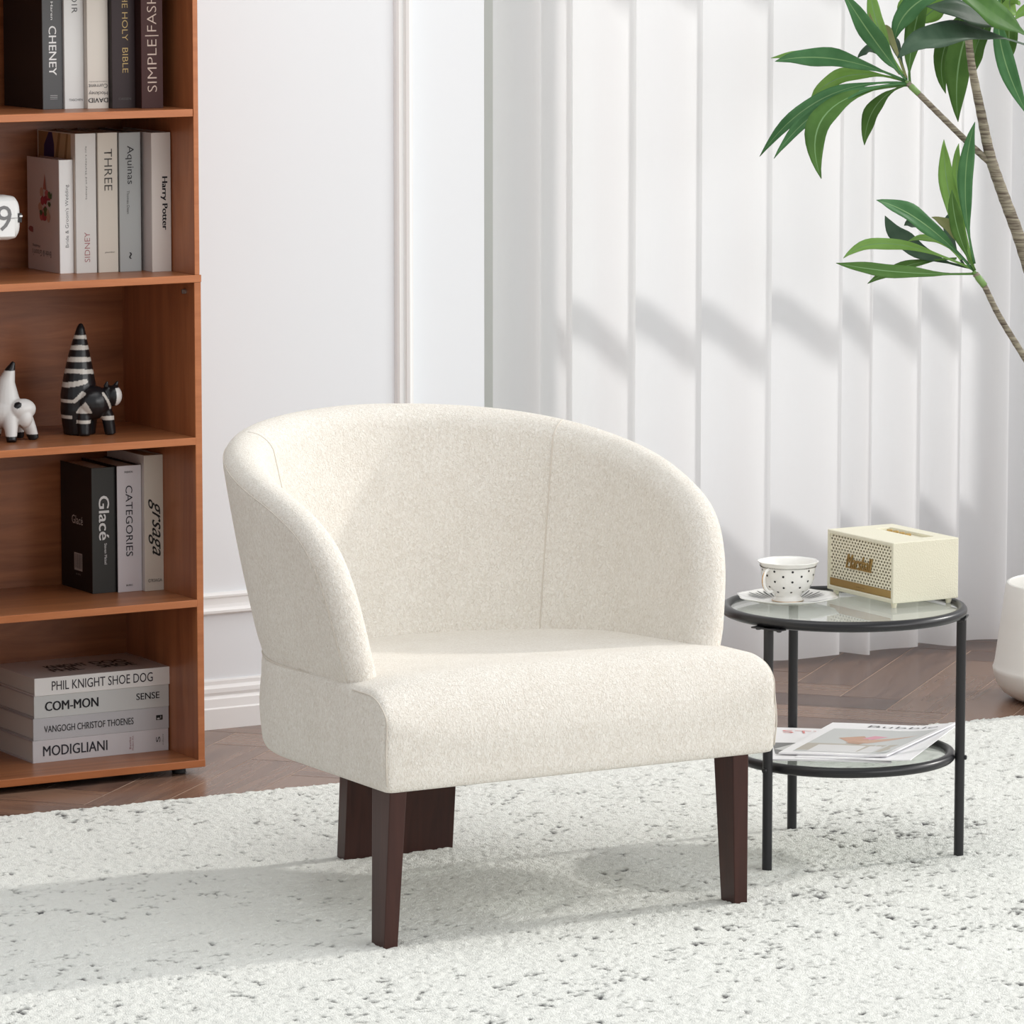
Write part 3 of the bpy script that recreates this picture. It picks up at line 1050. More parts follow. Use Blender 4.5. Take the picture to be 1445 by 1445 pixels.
# ------------------------------------------------------------------ ceramic animals
def sculpt(name, balls, sticks, loc, parent, voxel, paint, ma, colors_rough=0.35):
    """Fuse ellipsoids and tapered sticks into one continuous skin and glaze it by region."""
    mb = MB()
    for (c, rr) in balls:
        rows = []
        for i in range(1, 16):
            th = math.pi * i / 16
            rows.append([(c[0] + rr[0] * math.sin(th) * math.cos(2 * math.pi * k / 24), c[1] + rr[1] * math.sin(th) * math.sin(2 * math.pi * k / 24), c[2] + rr[2] * math.cos(th)) for k in range(24)])
        k0 = len(mb.v)
        mb.grid(rows, closed=True)
        k1 = len(mb.v)
        mb.f.append(tuple(range(k0, k0 + 24))[::-1])
        mb.f.append(tuple(range(k1 - 24, k1)))
        mb.mi += [0, 0]
    for pts, rad in sticks:
        mb.tube(pts, rad, 20)
    o = mb.build(name, ma, parent, fix=True)
    rm = o.modifiers.new('fuse', 'REMESH')
    rm.mode = 'VOXEL'
    rm.voxel_size = voxel
    sm = o.modifiers.new('soft', 'SMOOTH')
    sm.iterations = 6
    baked(o)
    me = o.data
    me.materials.clear()
    me.materials.append(ma)
    at = me.color_attributes.new('glaze', 'FLOAT_COLOR', 'POINT')
    off = origin(parent)
    cs = []
    for v in me.vertices:
        p = v.co + off
        cs += [*paint(p), 1.0]
    at.data.foreach_set('color', cs)
    me.polygons.foreach_set('use_smooth', [True] * len(me.polygons))
    return o


def glaze_nodes(nt, b):
    at = N(nt, 'ShaderNodeAttribute', attribute_name='glaze')
    nt.links.new(at.outputs['Color'], b.inputs['Base Color'])


M['glaze'] = mat('satin_glaze', rough=0.30, spec=0.5, build=glaze_nodes)
Kc, Wc = (0.010, 0.010, 0.012), (0.66, 0.63, 0.58)
zs0 = SH[2]
ax_, ay_ = 3.7205, 7.985


def seg_d(p, a, b):
    ax, az = a
    bx, bz = b
    t = ((p[0] - ax) * (bx - ax) + (p[1] - az) * (bz - az)) / ((bx - ax) ** 2 + (bz - az) ** 2)
    t = min(1, max(0, t))
    return math.hypot(p[0] - ax - t * (bx - ax), p[1] - az - t * (bz - az))


def zebra_paint(p):
    z = p.z - zs0
    x = p.x
    dx = x - ax_
    bands = ((0.170, 0.177), (0.151, 0.159), (0.130, 0.138), (0.1085, 0.1165))
    zz = z + 0.05 * (p.y - ay_) + (0.06 * dx if z < 0.125 else 0.03 * dx)
    for a, c in bands:
        if a < zz < c:
            return Wc
    if p.y < ay_ + 0.02:
        q = (dx, z)
        if seg_d(q, (-0.045, 0.0865), (0.000, 0.0965)) < 0.0045 - 0.03 * max(0, dx + 0.01):
            return Wc
        if seg_d(q, (-0.021, 0.062), (-0.008, 0.076)) < 0.0033:
            return Wc
        if -0.0185 < dx < 0.0025 and 0.041 < z < 0.062 and abs(dx + 0.008) < (0.062 - z) * 0.55:
            return Wc
        if seg_d(q, (0.025, 0.075), (0.0405, 0.050)) < 0.0030:
            return Wc
        if p.y < ay_ - 0.008 and ((-0.018 < dx < 0.006 and 0.022 < z < 0.029) or (0.024 < dx < 0.052 and 0.027 < z < 0.034)):
            return Wc
        if dx < -0.024 and (0.0365 > z > 0.0295 or 0.064 > z > 0.058):
            return Wc
    if p.x > 3.7680 and 0.052 < z < 0.084 and p.y < 7.952 and p.x - 3.7680 > (p.y - 7.936) * 0.6:
        return (0.80, 0.79, 0.77)
    return Kc


zb = thing('zebra_figurine', 'black and white striped ceramic zebra with a tall pointed body on the shelf', 'figurine', (ax_, ay_, zs0))
sculpt('body', [((ax_, ay_, zs0 + 0.045), (0.034, 0.033, 0.045)), ((ax_ + 0.016, ay_ - 0.028, zs0 + 0.058), (0.030, 0.026, 0.030)),
                ((3.7700, 7.947, zs0 + 0.0695), (0.0150, 0.0170, 0.0190)), ((3.7640, 7.953, zs0 + 0.074), (0.0160, 0.0150, 0.0140))],
       [([(ax_, ay_, zs0 + 0.0005), (ax_, ay_, zs0 + 0.03), (ax_, ay_, zs0 + 0.07), (ax_, ay_, zs0 + 0.105), (ax_ + 0.001, ay_, zs0 + 0.14), (ax_ + 0.003, ay_, zs0 + 0.17), (ax_ + 0.0045, ay_, zs0 + 0.190), (ax_ + 0.005, ay_, zs0 + 0.1975)],
         [0.0285, 0.0325, 0.0335, 0.0275, 0.0200, 0.0125, 0.0070, 0.0030]),
        ([(3.7145, 7.951, zs0 + 0.0005), (3.7160, 7.955, zs0 + 0.03), (3.722, 7.962, zs0 + 0.055)], [0.0100, 0.0120, 0.017]),
        ([(3.7640, 7.948, zs0 + 0.0005), (3.7600, 7.950, zs0 + 0.03), (3.748, 7.957, zs0 + 0.058)], [0.0100, 0.0115, 0.017]),
        ([(3.7740, 7.948, zs0 + 0.085), (3.7785, 7.946, zs0 + 0.0955)], [0.0055, 0.0018]),
        ([(3.7550, 7.946, zs0 + 0.086), (3.7560, 7.942, zs0 + 0.0970)], [0.0055, 0.0018])],
       (ax_, ay_, zs0), zb, 0.0015, zebra_paint, M['glaze'])

dx0, dy0 = 3.5760, 7.965


def dog_paint(p):
    z = p.z - zs0
    if z > 0.1235:
        return Kc
    if z < 0.0105:
        return Kc
    if (Vector((3.5755, 7.929, zs0 + 0.0655)) - p).length < 0.0068:
        return Kc
    if (Vector((3.6085, 7.942, zs0 + 0.0670)) - p).length < 0.0078:
        return Kc
    return (0.76, 0.755, 0.74)


dg_ = thing('dog_figurine', 'white ceramic dog with a curved black-tipped horn at the left of the shelf', 'figurine', (dx0, dy0, zs0))
sculpt('body', [((dx0 - 0.004, dy0, zs0 + 0.050), (0.036, 0.030, 0.030)), ((3.5900, 7.940, zs0 + 0.0560), (0.0245, 0.0180, 0.0190)),
                ((3.5910, 7.931, zs0 + 0.0410), (0.0130, 0.0110, 0.0170))],
       [([(dx0 - 0.006, dy0, zs0 + 0.050), (dx0 - 0.006, dy0 + 0.002, zs0 + 0.08), (dx0 - 0.004, dy0 + 0.002, zs0 + 0.105), (dx0 + 0.003, dy0, zs0 + 0.125), (dx0 + 0.0085, dy0 - 0.002, zs0 + 0.1385)], [0.030, 0.0225, 0.0150, 0.0085, 0.0030]),
        ([(3.5635, 7.930, zs0 + 0.0004), (3.5660, 7.937, zs0 + 0.02), (3.570, 7.950, zs0 + 0.045)], [0.0088, 0.0115, 0.018]),
        ([(3.6150, 7.947, zs0 + 0.0004), (3.6080, 7.949, zs0 + 0.02), (3.596, 7.957, zs0 + 0.045)], [0.0088, 0.0115, 0.018]),
        ([(3.5545, 7.985, zs0 + 0.0004), (3.558, 7.982, zs0 + 0.03)], [0.0095, 0.013]),
        ([(3.6060, 7.992, zs0 + 0.0004), (3.598, 7.985, zs0 + 0.03)], [0.0095, 0.013])],
       (dx0, dy0, zs0), dg_, 0.0015, dog_paint, M['glaze'])

# ------------------------------------------------------------------ the armchair
CX, CY = 3.8165, 6.385
chair = thing('armchair', 'cream upholstered barrel armchair with dark wooden legs on the rug', 'armchair', (CX, CY + 0.34, 0))
HW, YC, RB = 0.3465, 0.321, 0.3465


def seat_outline():
    pts = []
    cr = 0.012
    for k in range(31):
        pts.append((-HW + cr + (2 * HW - 2 * cr) * k / 30, 0.0))
    for k in range(1, 6):
        a = -math.pi / 2 + math.pi / 2 * k / 6
        pts.append((HW - cr + cr * math.cos(a), cr + cr * math.sin(a)))
    for k in range(18):
        s = k / 17.0
        pts.append((HW, cr + (YC - cr) * (s ** 1.5)))
    for k in range(1, 48):
        a = math.pi * k / 48
        pts.append((RB * math.cos(a), YC + RB * math.sin(a)))
    for k in range(18):
        s = 1 - k / 17.0
        pts.append((-HW, cr + (YC - cr) * (s ** 1.5)))
    for k in range(1, 6):
        a = math.pi + math.pi / 2 * k / 6
        pts.append((-HW + cr + cr * math.cos(a), cr + cr * math.sin(a)))
    return pts


def seat_top(x, y):
    """Height of the seat's upholstery: the front rolls over, low and tight at the sides, full in the middle."""
    q = min(1.0, abs(x) / HW)
    full = 1 - q ** 4
    rh, rv = 0.058 + 0.024 * full, 0.044 + 0.048 * full
    z = 0.3835
    yy = max(0.0, y)
    if yy < rh:
        z -= rv * (1 - math.sqrt(max(0.0, 1 - ((rh - yy) / rh) ** 2)))
    crown = 0.025 * (1 - q ** 5) * (1 - yy / 0.36)
    return z + crown * smoothstep(0.30 + yy / 0.10)


def front_bulge(x, fr):
    return 0.0008 * (1 - (x / HW) ** 4) * math.sin(math.pi * min(1.0, 0.15 + 0.85 * fr)) ** 2


def make_seat():
    P = seat_outline()
    n = len(P)
    nx = []
    for i in range(n):
        a, b = P[i - 1], P[(i + 1) % n]
        t = (b[0] - a[0], b[1] - a[1])
        l = math.hypot(*t)
        nx.append((t[1] / l, -t[0] / l))
    c = (0.0, 0.33)
    zb0 = 0.2365
    rows = []

    def scaled(k, z):
        return [(CX + c[0] + (p[0] - c[0]) * k, CY + c[1] + (p[1] - c[1]) * k, z) for p in P]
    for k, z in ((0.02, zb0 + 0.004), (0.5, zb0 + 0.004), (0.93, zb0 + 0.003), (0.975, zb0), (0.99, zb0 + 0.002), (0.998, zb0 + 0.008)):
        rows.append(scaled(k, z))
    for fr in (0.0, 0.08, 0.2, 0.35, 0.5, 0.65, 0.8, 0.92, 1.0):
        row = []
        for p, m in zip(P, nx):
            rr = 0.012
            zt = seat_top(p[0] * 0.999, p[1]) - rr * abs(m[0]) - 0.002
            z = zb0 + 0.016 + (zt - zb0 - 0.016) * fr
            bl = 0.0040 * math.sin(math.pi * min(1.0, 0.12 + 0.88 * fr)) ** 2
            if p[1] < 0.012:                                        # the front face is stretched flat
                bl *= max(0.0, p[1] / 0.012)
            row.append((CX + p[0] + m[0] * bl, CY + p[1] + m[1] * bl, z))
        rows.append(row)
    for k in (0.9985, 0.995, 0.989, 0.981, 0.968, 0.95, 0.93, 0.905, 0.875, 0.84, 0.79, 0.72, 0.62, 0.5, 0.35, 0.18, 0.02):
        row = []
        for p, m in zip(P, nx):
            x = c[0] + (p[0] - c[0]) * k
            y = c[1] + (p[1] - c[1]) * k
            rr = 0.012
            d = HW * (1 - k)
            e = 0.0
            if d < rr:
                e = (rr - math.sqrt(rr * rr - (rr - d) ** 2)) * abs(m[0])
            row.append((CX + x, CY + y, seat_top(x, y) - e))
        rows.append(row)
    mb = MB()
    mb.grid(rows, closed=True)
    k1 = len(mb.v)
    mb.f += [tuple(range(n))[::-1], tuple(range(k1 - n, k1))]
    mb.mi += [0, 0]
    return mb.build('seat', M['fabric'], chair, smooth=True, fix=True)


seat = make_seat()
# welt along both sides of the seat: up the front corner, over the roll and back to the arm
for sx in (-1, 1):
    pts = []
    for k in range(9):
        fr = k / 8
        zt = seat_top(HW * 0.985, 0.003) - 0.010
        bl = 0.0040 * math.sin(math.pi * min(1.0, 0.12 + 0.88 * fr)) ** 2 * 0.7
        pts.append((CX + sx * (HW - 0.0033 + bl), CY + 0.0033 - bl, 0.248 + (zt - 0.248) * fr))
    for k in range(1, 14):
        y = 0.0033 + 0.105 * (k / 13) ** 1.6
        x = HW - 0.0033 + 0.0015 * min(1.0, k / 4)
        pts.append((CX + sx * x, CY + y, seat_top(HW * 0.985, y) - 0.0055))
    MB().tube(pts, 0.0012, 8).build('welt', M['seam'], seat, smooth=True)

# --- the wrap-around back and arms: one upholstered shell swept along a U, its rounded rim following the crest line
XM, YF = 0.3070, 0.117
LS = YC - YF
LT = 2 * LS + math.pi * XM
CREST = [(0.000, 0.355), (0.000, 0.40), (0.009, 0.45), (0.019, 0.50), (0.033, 0.54), (0.055, 0.580), (0.088, 0.611), (0.128, 0.632), (0.180, 0.652),
         (0.270, 0.680), (0.36, 0.702), (0.46, 0.718), (0.56, 0.7265), (0.65, 0.7300), (LT / 2, 0.7305)]


def u_base(S):
    """Point and outward normal of the shell's middle line in plan."""
    if S < LS:
        return (-XM, YF + S), (-1.0, 0.0)
    if S > LT - LS:
        return (XM, YF + (LT - S)), (1.0, 0.0)
    ph = (S - LS) / XM
    return (-XM * math.cos(ph), YC + XM * math.sin(ph)), (-math.cos(ph), math.sin(ph))


def shell_point(S, z, off):
    S = min(max(S, 0.0), LT)
    (bx, by), (nx_, ny_) = u_base(S)
    k = (z - 0.38) / 0.33
    if off > 0 and z < 0.412:                                       # the shell tucks in above the joint
        off *= 1 - 0.16 * (0.412 - z) / 0.06
    k = max(k, -0.1)
    side = min(S, LT - S)
    w = smoothstep(side / 0.45)
    lean = (0.050 - 0.006 * smoothstep(side / 0.55)) * k + 0.004 * math.sin(math.pi * min(1, max(0, k))) * (1 if off > 0 else 0.2)
    r = lean + off
    return Vector((CX - 0.006 + bx + nx_ * r, CY + by + ny_ * r + 0.046 * k * w, z))


def shell_half(S):
    side = min(S, LT - S)
    return 0.0285 + 0.0085 * smoothstep((side - 0.1) / 0.4)


def shell_curve():
    pts = CREST + [(LT - s, z) for s, z in CREST[-2::-1]]
    pts = [np.array(p) for p in pts]
    for _ in range(3):
        q = [pts[0]]
        for a, b in zip(pts, pts[1:]):
            q += [a * 0.75 + b * 0.25, a * 0.25 + b * 0.75]
        q.append(pts[-1])
        pts = q
    seg = [np.linalg.norm(b - a) for a, b in zip(pts, pts[1:])]
    cum = np.concatenate([[0], np.cumsum(seg)])
    out = []
    nq = 260
    for i in range(nq):
        s = cum[-1] * i / (nq - 1)
        j = min(len(seg) - 1, int(np.searchsorted(cum, s, 'right')) - 1)
        out.append(pts[j] + (pts[j + 1] - pts[j]) * ((s - cum[j]) / max(1e-9, seg[j])))
    return out


SC = shell_curve()
NQ = len(SC)
RR = 0.032
Z0 = 0.352


def shell_sheet(q, j, nj_roll, nj_face):
    """2D (S, z) position and half thickness for crest sample q and ring j."""
    p = SC[q]
    a, b = SC[max(0, q - 1)], SC[min(NQ - 1, q + 1)]
    t = (b - a) / max(1e-9, np.linalg.norm(b - a))
    inn = np.array([t[1], -t[0]])
    if q == 0:
        inn = np.array([1.0, 0.0])
    if q == NQ - 1:
        inn = np.array([-1.0, 0.0])
    if j <= nj_roll:
        ph = math.pi / 2 * j / nj_roll
        s = p + inn * RR * (1 - math.cos(ph))
        return s, math.sin(ph)
    s = p + inn * RR
    f = (j - nj_roll) / nj_face
    fr = q / (NQ - 1)
    base = np.array([RR + (LT - 2 * RR) * fr, Z0])
    s = s + (base - s) * f
    return s, 1.0


def make_shell():
    nr, nf = 8, 16
    mb = MB()
    rows = []
    for j in range(nr + nf, 0, -1):                                 # inner face, bottom to crest
        row = []
        for q in range(NQ):
            s, k = shell_sheet(q, j, nr, nf)
            row.append(shell_point(s[0], max(Z0, s[1]), -k * shell_half(s[0])))
        rows.append(row)
    for j in range(0, nr + nf + 1):                                 # crest, then outer face to the bottom
        row = []
        for q in range(NQ):
            s, k = shell_sheet(q, j, nr, nf)
            z = s[1]
            if j > nr:
                f = (j - nr) / nf
                z = max(z, Z0 + 0.027 * f)
            row.append(shell_point(s[0], max(Z0, z), k * shell_half(s[0])))
        rows.append(row)
    rows = [[tuple(p) for p in r] for r in rows]
    mb.grid(rows)
    return mb.build('backrest', M['fabric'], chair, smooth=True, fix=True)


back = make_shell()
# seams: two upright seams inside the back, the outline of the roll outside each arm, and the joint above the seat
for ph in (0.74, math.pi - 0.58):
    S0 = LS + XM * ph
    q = min(range(NQ), key=lambda i: abs(SC[i][0] - S0) + (0 if SC[i][1] > 0.6 else 9))
    pts = []
    for j in range(24, -1, -1):
        s, k = shell_sheet(q, j, 8, 16)
        Sx = S0 + (0.03 if ph < 1.5 else -0.03) * (1 - min(1, (0.72 - s[1]) / -0.36 + 1) if False else max(0.0, (0.70 - s[1]) / 0.33))
        pts.append(shell_point(Sx, max(Z0 + 0.01, s[1]), -k * shell_half(Sx) - 0.0002))
    MB().tube(pts, 0.0011, 8).build('seam', M['seam'], back, smooth=True)
for side in (0, 1):
    pts = []
    for q in range(4, 92):
        qq = q if side == 0 else NQ - 1 - q
        s, k = shell_sheet(qq, 6, 8, 16)
        pts.append(shell_point(s[0], max(0.386, s[1]), k * shell_half(s[0]) + 0.0003))
    MB().tube(pts, 0.0008, 8).build('seam', M['seam'], back, smooth=True)
pts = []
for i in range(60):
    S = 0.012 + (LT - 0.024) * i / 59
    pts.append(shell_point(S, 0.3805, shell_half(S) + 0.0005))
MB().tube(pts, 0.0022, 8).build('seam', M['seam'], back, smooth=True)

ZL = 0.2425


def front_leg(xo, sx):
    """xo: outer edge at the foot; sx: direction towards the middle of the chair."""
    yb, yt = CY + 0.020, CY + 0.010
    xt = xo + sx * 0.006
    bot = [(xo, yb, -0.004), (xo + sx * 0.0235, yb, -0.004), (xo + sx * 0.0235, yb + 0.041, -0.004), (xo, yb + 0.041, -0.004)]
    top = [(xt, yt, ZL), (xt + sx * 0.0290, yt, ZL), (xt + sx * 0.0290, yt + 0.058, ZL), (xt, yt + 0.058, ZL)]
    return MB().hexa(bot, top).build('leg', M['espresso'], chair, bevel=0.0016, segs=2)


front_leg(3.4765, 1)
front_leg(4.1235, -1)
MB().hexa([(3.7300, 7.006, -0.004), (3.9325, 7.006, -0.004), (3.9325, 7.034, -0.004), (3.7300, 7.034, -0.004)],
          [(3.7300, 6.984, ZL), (3.9340, 6.984, ZL), (3.9340, 7.014, ZL), (3.7300, 7.014, ZL)]).build('leg', M['espresso'], chair, bevel=0.0016)['label'] = 'wide plank rear leg'

# ------------------------------------------------------------------ the side table
TC = (4.473, 6.663)
FEET = [(4.284, 6.597), (4.502, 6.857), (4.617, 6.535)]
ZG = 0.404
table = thing('side_table', 'round black metal side table with glass top and glass lower shelf', 'side table', (TC[0], TC[1], 0))
topr = MB().ring((TC[0], TC[1], 0.4015), 0.1925, 0.0086).build('top_ring', M['black_metal'], table, smooth=True)
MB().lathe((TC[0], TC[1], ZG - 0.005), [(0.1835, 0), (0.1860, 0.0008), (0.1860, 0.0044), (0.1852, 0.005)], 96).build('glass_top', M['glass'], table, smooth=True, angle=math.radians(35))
MB().ring((TC[0], TC[1], 0.162), 0.1765, 0.0084).build('shelf_ring', M['black_metal'], table, smooth=True)
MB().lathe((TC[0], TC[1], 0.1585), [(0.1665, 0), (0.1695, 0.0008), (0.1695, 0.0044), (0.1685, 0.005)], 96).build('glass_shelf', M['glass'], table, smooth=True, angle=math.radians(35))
for fx, fy in FEET:
    d = Vector((TC[0] - fx, TC[1] - fy, 0)).normalized()
    tg = Vector((-d.y, d.x, 0))
    leg = MB().tube([(fx, fy, -0.003), (fx, fy, 0.394)], 0.0081, 20).build('leg', M['black_metal'], table, smooth=True, angle=math.radians(40))
    c = Vector((fx, fy, 0.3915))
    pl = MB()
    hw, hd = 0.029, 0.009
    vs = [c + tg * a * hw + d * b_ * hd + Vector((0, 0, z)) for z in (0, 0.0025) for a, b_ in ((-1, -1), (1, -1), (1, 1), (-1, 1))]
    pl.add(vs, [(0, 3, 2, 1), (4, 5, 6, 7), (0, 1, 5, 4), (1, 2, 6, 5), (2, 3, 7, 6), (3, 0, 4, 7)])
    br = pl.build('bracket', M['black_metal'], table, bevel=0.0006)
    for sg in (-1, 1):
        p = c + tg * sg * 0.021
        MB().lathe((p.x, p.y, p.z - 0.0030), [(0.0022, 0), (0.0042, 0.0008), (0.0042, 0.003)], 16).build('bolt', M['black_metal'], br, smooth=True, angle=math.radians(40))
    q = Vector((fx, fy, 0.162)) - d * 0.0075
    MB().tube([q, q - d * 0.003, q - d * 0.0042], [0.0042, 0.0040, 0.0022], 14).build('bolt', M['black_metal'], leg, smooth=True, angle=math.radians(40))

# ------------------------------------------------------------------ cup and saucer
SA = (4.4150, 6.7420, ZG)
saucer = thing('saucer', 'white scalloped saucer with black stripes under the teacup on the glass top', 'saucer', SA)
petal = lambda a, i: 1.0 + (0.035 * math.cos(8 * a + 0.5) * min(1.0, max(0.0, (i - 4) / 5.0)) if 4 < i < 13 else 0.0)
sp = [(0.002, 0.0002), (0.024, 0.0002), (0.030, 0.0006), (0.034, 0.0012), (0.044, 0.0028), (0.056, 0.0052), (0.068, 0.0082), (0.079, 0.0114), (0.0825, 0.0126),
      (0.0828, 0.0134), (0.0790, 0.0132), (0.068, 0.0104), (0.056, 0.0074), (0.044, 0.0050), (0.034, 0.0036), (0.029, 0.0032), (0.002, 0.0032)]
MB().lathe(SA, sp, 96, rad=petal).build('dish', M['porcelain'], saucer, smooth=True)


def saucer_z(r):
    return lerp_table([(0.029, 0.0032), (0.034, 0.0036), (0.044, 0.0050), (0.056, 0.0074), (0.068, 0.0104), (0.079, 0.0132)], r) + 0.0006


for pet in range(0, 8):
    a0 = math.pi * 2 * pet / 8 + 0.33
    st = MB()
    for k in range(7 if pet % 2 == 0 else 0):
        a = a0 + (k - 3) * 0.125
        pts = []
        for i in range(9):
            t = i / 8
            r = 0.040 + t * (0.036 - 0.003 * abs(k - 3))
            an = a + 0.10 * (t - 0.3) * (1 if k > 3 else -1) * abs(k - 3) / 3
            w = 0.0015 * math.sin(math.pi * (0.12 + 0.8 * (1 - t) ** 0.8)) + 0.0001
            pts.append((r, an, w))
        rows = [[(SA[0] + r * math.cos(an + s * w / r), SA[1] + r * math.sin(an + s * w / r), SA[2] + saucer_z(r)) for s in (-1, 1)] for r, an, w in pts]
        st.grid(rows)
    if pet % 2 == 0:
        st.build('stripe_pattern', M['ink'], saucer, fix=False)

CUP = (SA[0] + 0.004, SA[1] + 0.006, ZG + 0.0034)
cup = thing('teacup', 'white porcelain teacup with black polka dots and a gold foot line', 'cup', CUP)
oc = [(0.002, 0.0004), (0.0225, 0.0000), (0.0262, 0.0004), (0.0258, 0.0022), (0.0225, 0.0062), (0.0205, 0.0092), (0.0235, 0.0122), (0.0300, 0.0165), (0.0362, 0.0225),
      (0.0405, 0.0300), (0.0430, 0.0390), (0.0440, 0.0480), (0.0448, 0.0560), (0.0466, 0.0610), (0.0496, 0.0648), (0.0505, 0.0660), (0.0500, 0.0667), (0.0478, 0.0648),
      (0.0450, 0.0600), (0.0426, 0.0540), (0.0416, 0.0440), (0.0395, 0.0330), (0.0335, 0.0210), (0.0240, 0.0140), (0.002, 0.0125)]
sc = lambda a, i: 1.0 + (0.012 * math.cos(8 * a) if i > 10 else 0.006 * math.cos(8 * a))
MB().lathe(CUP, oc, 96, rad=sc).build('bowl', M['porcelain'], cup, smooth=True)


def cup_r(z):
    return lerp_table([(0.0122, 0.0235), (0.0165, 0.0300), (0.0225, 0.0362), (0.0300, 0.0405), (0.0390, 0.0430), (0.0480, 0.0440), (0.0560, 0.0448), (0.061, 0.0466)], z)


dots = MB()
for row, (z, n_, ph) in enumerate(((0.0180, 9, 0.0), (0.0265, 9, 0.5), (0.0365, 9, 0.0), (0.0455, 9, 0.5), (0.0535, 9, 0.0))):
    for k in range(n_):
        a = 2 * math.pi * (k + ph) / n_ + 0.12
        rr = cup_r(z) * (1 + (0.012 if z > 0.039 else 0.006) * math.cos(8 * a)) + 0.0005
        dr = (cup_r(z + 0.001) - cup_r(z - 0.001)) / 0.002
        er = Vector((math.cos(a), math.sin(a), 0))
        et = Vector((-math.sin(a), math.cos(a), 0))
        ev = (Vector((0, 0, 1)) + er * dr).normalized()
        c = Vector(CUP) + er * rr + Vector((0, 0, z))
        dots.add([c + (et * math.cos(q * math.pi / 6) + ev * math.sin(q * math.pi / 6)) * 0.0019 for q in range(12)], [tuple(range(12))])
dots.build('polka_dots', M['ink'], cup, fix=False)
gl = MB()
gl.tube([(CUP[0] + 0.02605 * math.cos(2 * math.pi * k / 64), CUP[1] + 0.02605 * math.sin(2 * math.pi * k / 64), CUP[2] + 0.0013) for k in range(64)], 0.0005, 6, True)
gl.build('gold_line', M['gold'], cup, smooth=True)
bd = MB()
for k in range(120):
    a = 2 * math.pi * k / 120
    rr = (cup_r(0.0575) + 0.0005) * (1 + 0.012 * math.cos(8 * a))
    x, y = CUP[0] + rr * math.cos(a), CUP[1] + rr * math.sin(a)
    bd.tube([(x, y, CUP[2] + 0.0572), (x + 0.0004 * math.cos(a), y + 0.0004 * math.sin(a), CUP[2] + 0.0592)], 0.0004, 5)
bd.build('beaded_trim', flat((0.10, 0.085, 0.07), 0.4), cup)
ha = math.radians(193)
hd = Vector((math.cos(ha), math.sin(ha), 0))
hp = []
for k in range(17):
    t = k / 16
    a = math.radians(100 - 215 * t)
    hp.append(Vector(CUP) + hd * (0.0445 + 0.0150 * max(-0.25, math.cos(a)) - 0.004 * t) + Vector((0, 0, 0.0375 + 0.0185 * math.sin(a))))
MB().tube(hp, [0.0030 - 0.0006 * abs(k - 8) / 8 for k in range(17)], 12).build('handle', M['porcelain'], cup, smooth=True)
MB().tube([p + hd * 0.0024 for p in hp[3:13]], 0.0010, 8).build('gold_line', M['gold'], cup, smooth=True)

# ------------------------------------------------------------------ the speaker
SX0, SX1, SY0, SY1, SZ0, SZ1 = 4.5285, 4.6585, 6.604, 6.797, 0.4125, 0.5125
spk = thing('loudspeaker', 'cream retro loudspeaker with perforated grille on the side table', 'loudspeaker', (0.5 * (SX0 + SX1), 0.5 * (SY0 + SY1), ZG))


def speaker_body():
    mb = MB()
    V = lambda x, y, z: (x, y, z)
    gy0, gy1, gz0, gz1, gx = SY0 + 0.0065, SY1 - 0.0065, SZ0 + 0.0075, SZ1 - 0.0065, SX0 + 0.006
    tx0, tx1, ty0, ty1, tz = 4.604, 4.632, 6.637, 6.764, SZ1 - 0.0065
    A = [V(SX0, SY0, SZ0), V(SX0, SY1, SZ0), V(SX0, SY1, SZ1), V(SX0, SY0, SZ1)]           # 0-3 front rim
    B = [V(SX1, SY0, SZ0), V(SX1, SY1, SZ0), V(SX1, SY1, SZ1), V(SX1, SY0, SZ1)]           # 4-7 far side
    G = [V(SX0, gy0, gz0), V(SX0, gy1, gz0), V(SX0, gy1, gz1), V(SX0, gy0, gz1)]           # 8-11
    H = [V(gx, gy0, gz0), V(gx, gy1, gz0), V(gx, gy1, gz1), V(gx, gy0, gz1)]               # 12-15
    T = [V(tx0, ty0, SZ1), V(tx1, ty0, SZ1), V(tx1, ty1, SZ1), V(tx0, ty1, SZ1)]           # 16-19
    U = [V(tx0, ty0, tz), V(tx1, ty0, tz), V(tx1, ty1, tz), V(tx0, ty1, tz)]               # 20-23
    f = []
    for i in range(4):
        j = (i + 1) % 4
        f.append((i, j, 8 + j, 8 + i))
        f.append((8 + i, 8 + j, 12 + j, 12 + i))
        f.append((16 + i, 16 + j, 20 + j, 20 + i))
    f.append((12, 13, 14, 15))
    f.append((20, 21, 22, 23))
    f += [(4, 5, 6, 7), (0, 4, 5, 1), (0, 4, 7, 3), (1, 5, 6, 2)]
    top = [3, 7, 6, 2]
    for i in range(4):
        j = (i + 1) % 4
        f.append((top[i], top[j], 16 + j, 16 + i))
    mb.add(A + B + G + H + T + U, f)
    return mb.build('cabinet', M['cream_leather'], spk, bevel=0.0016, segs=3)


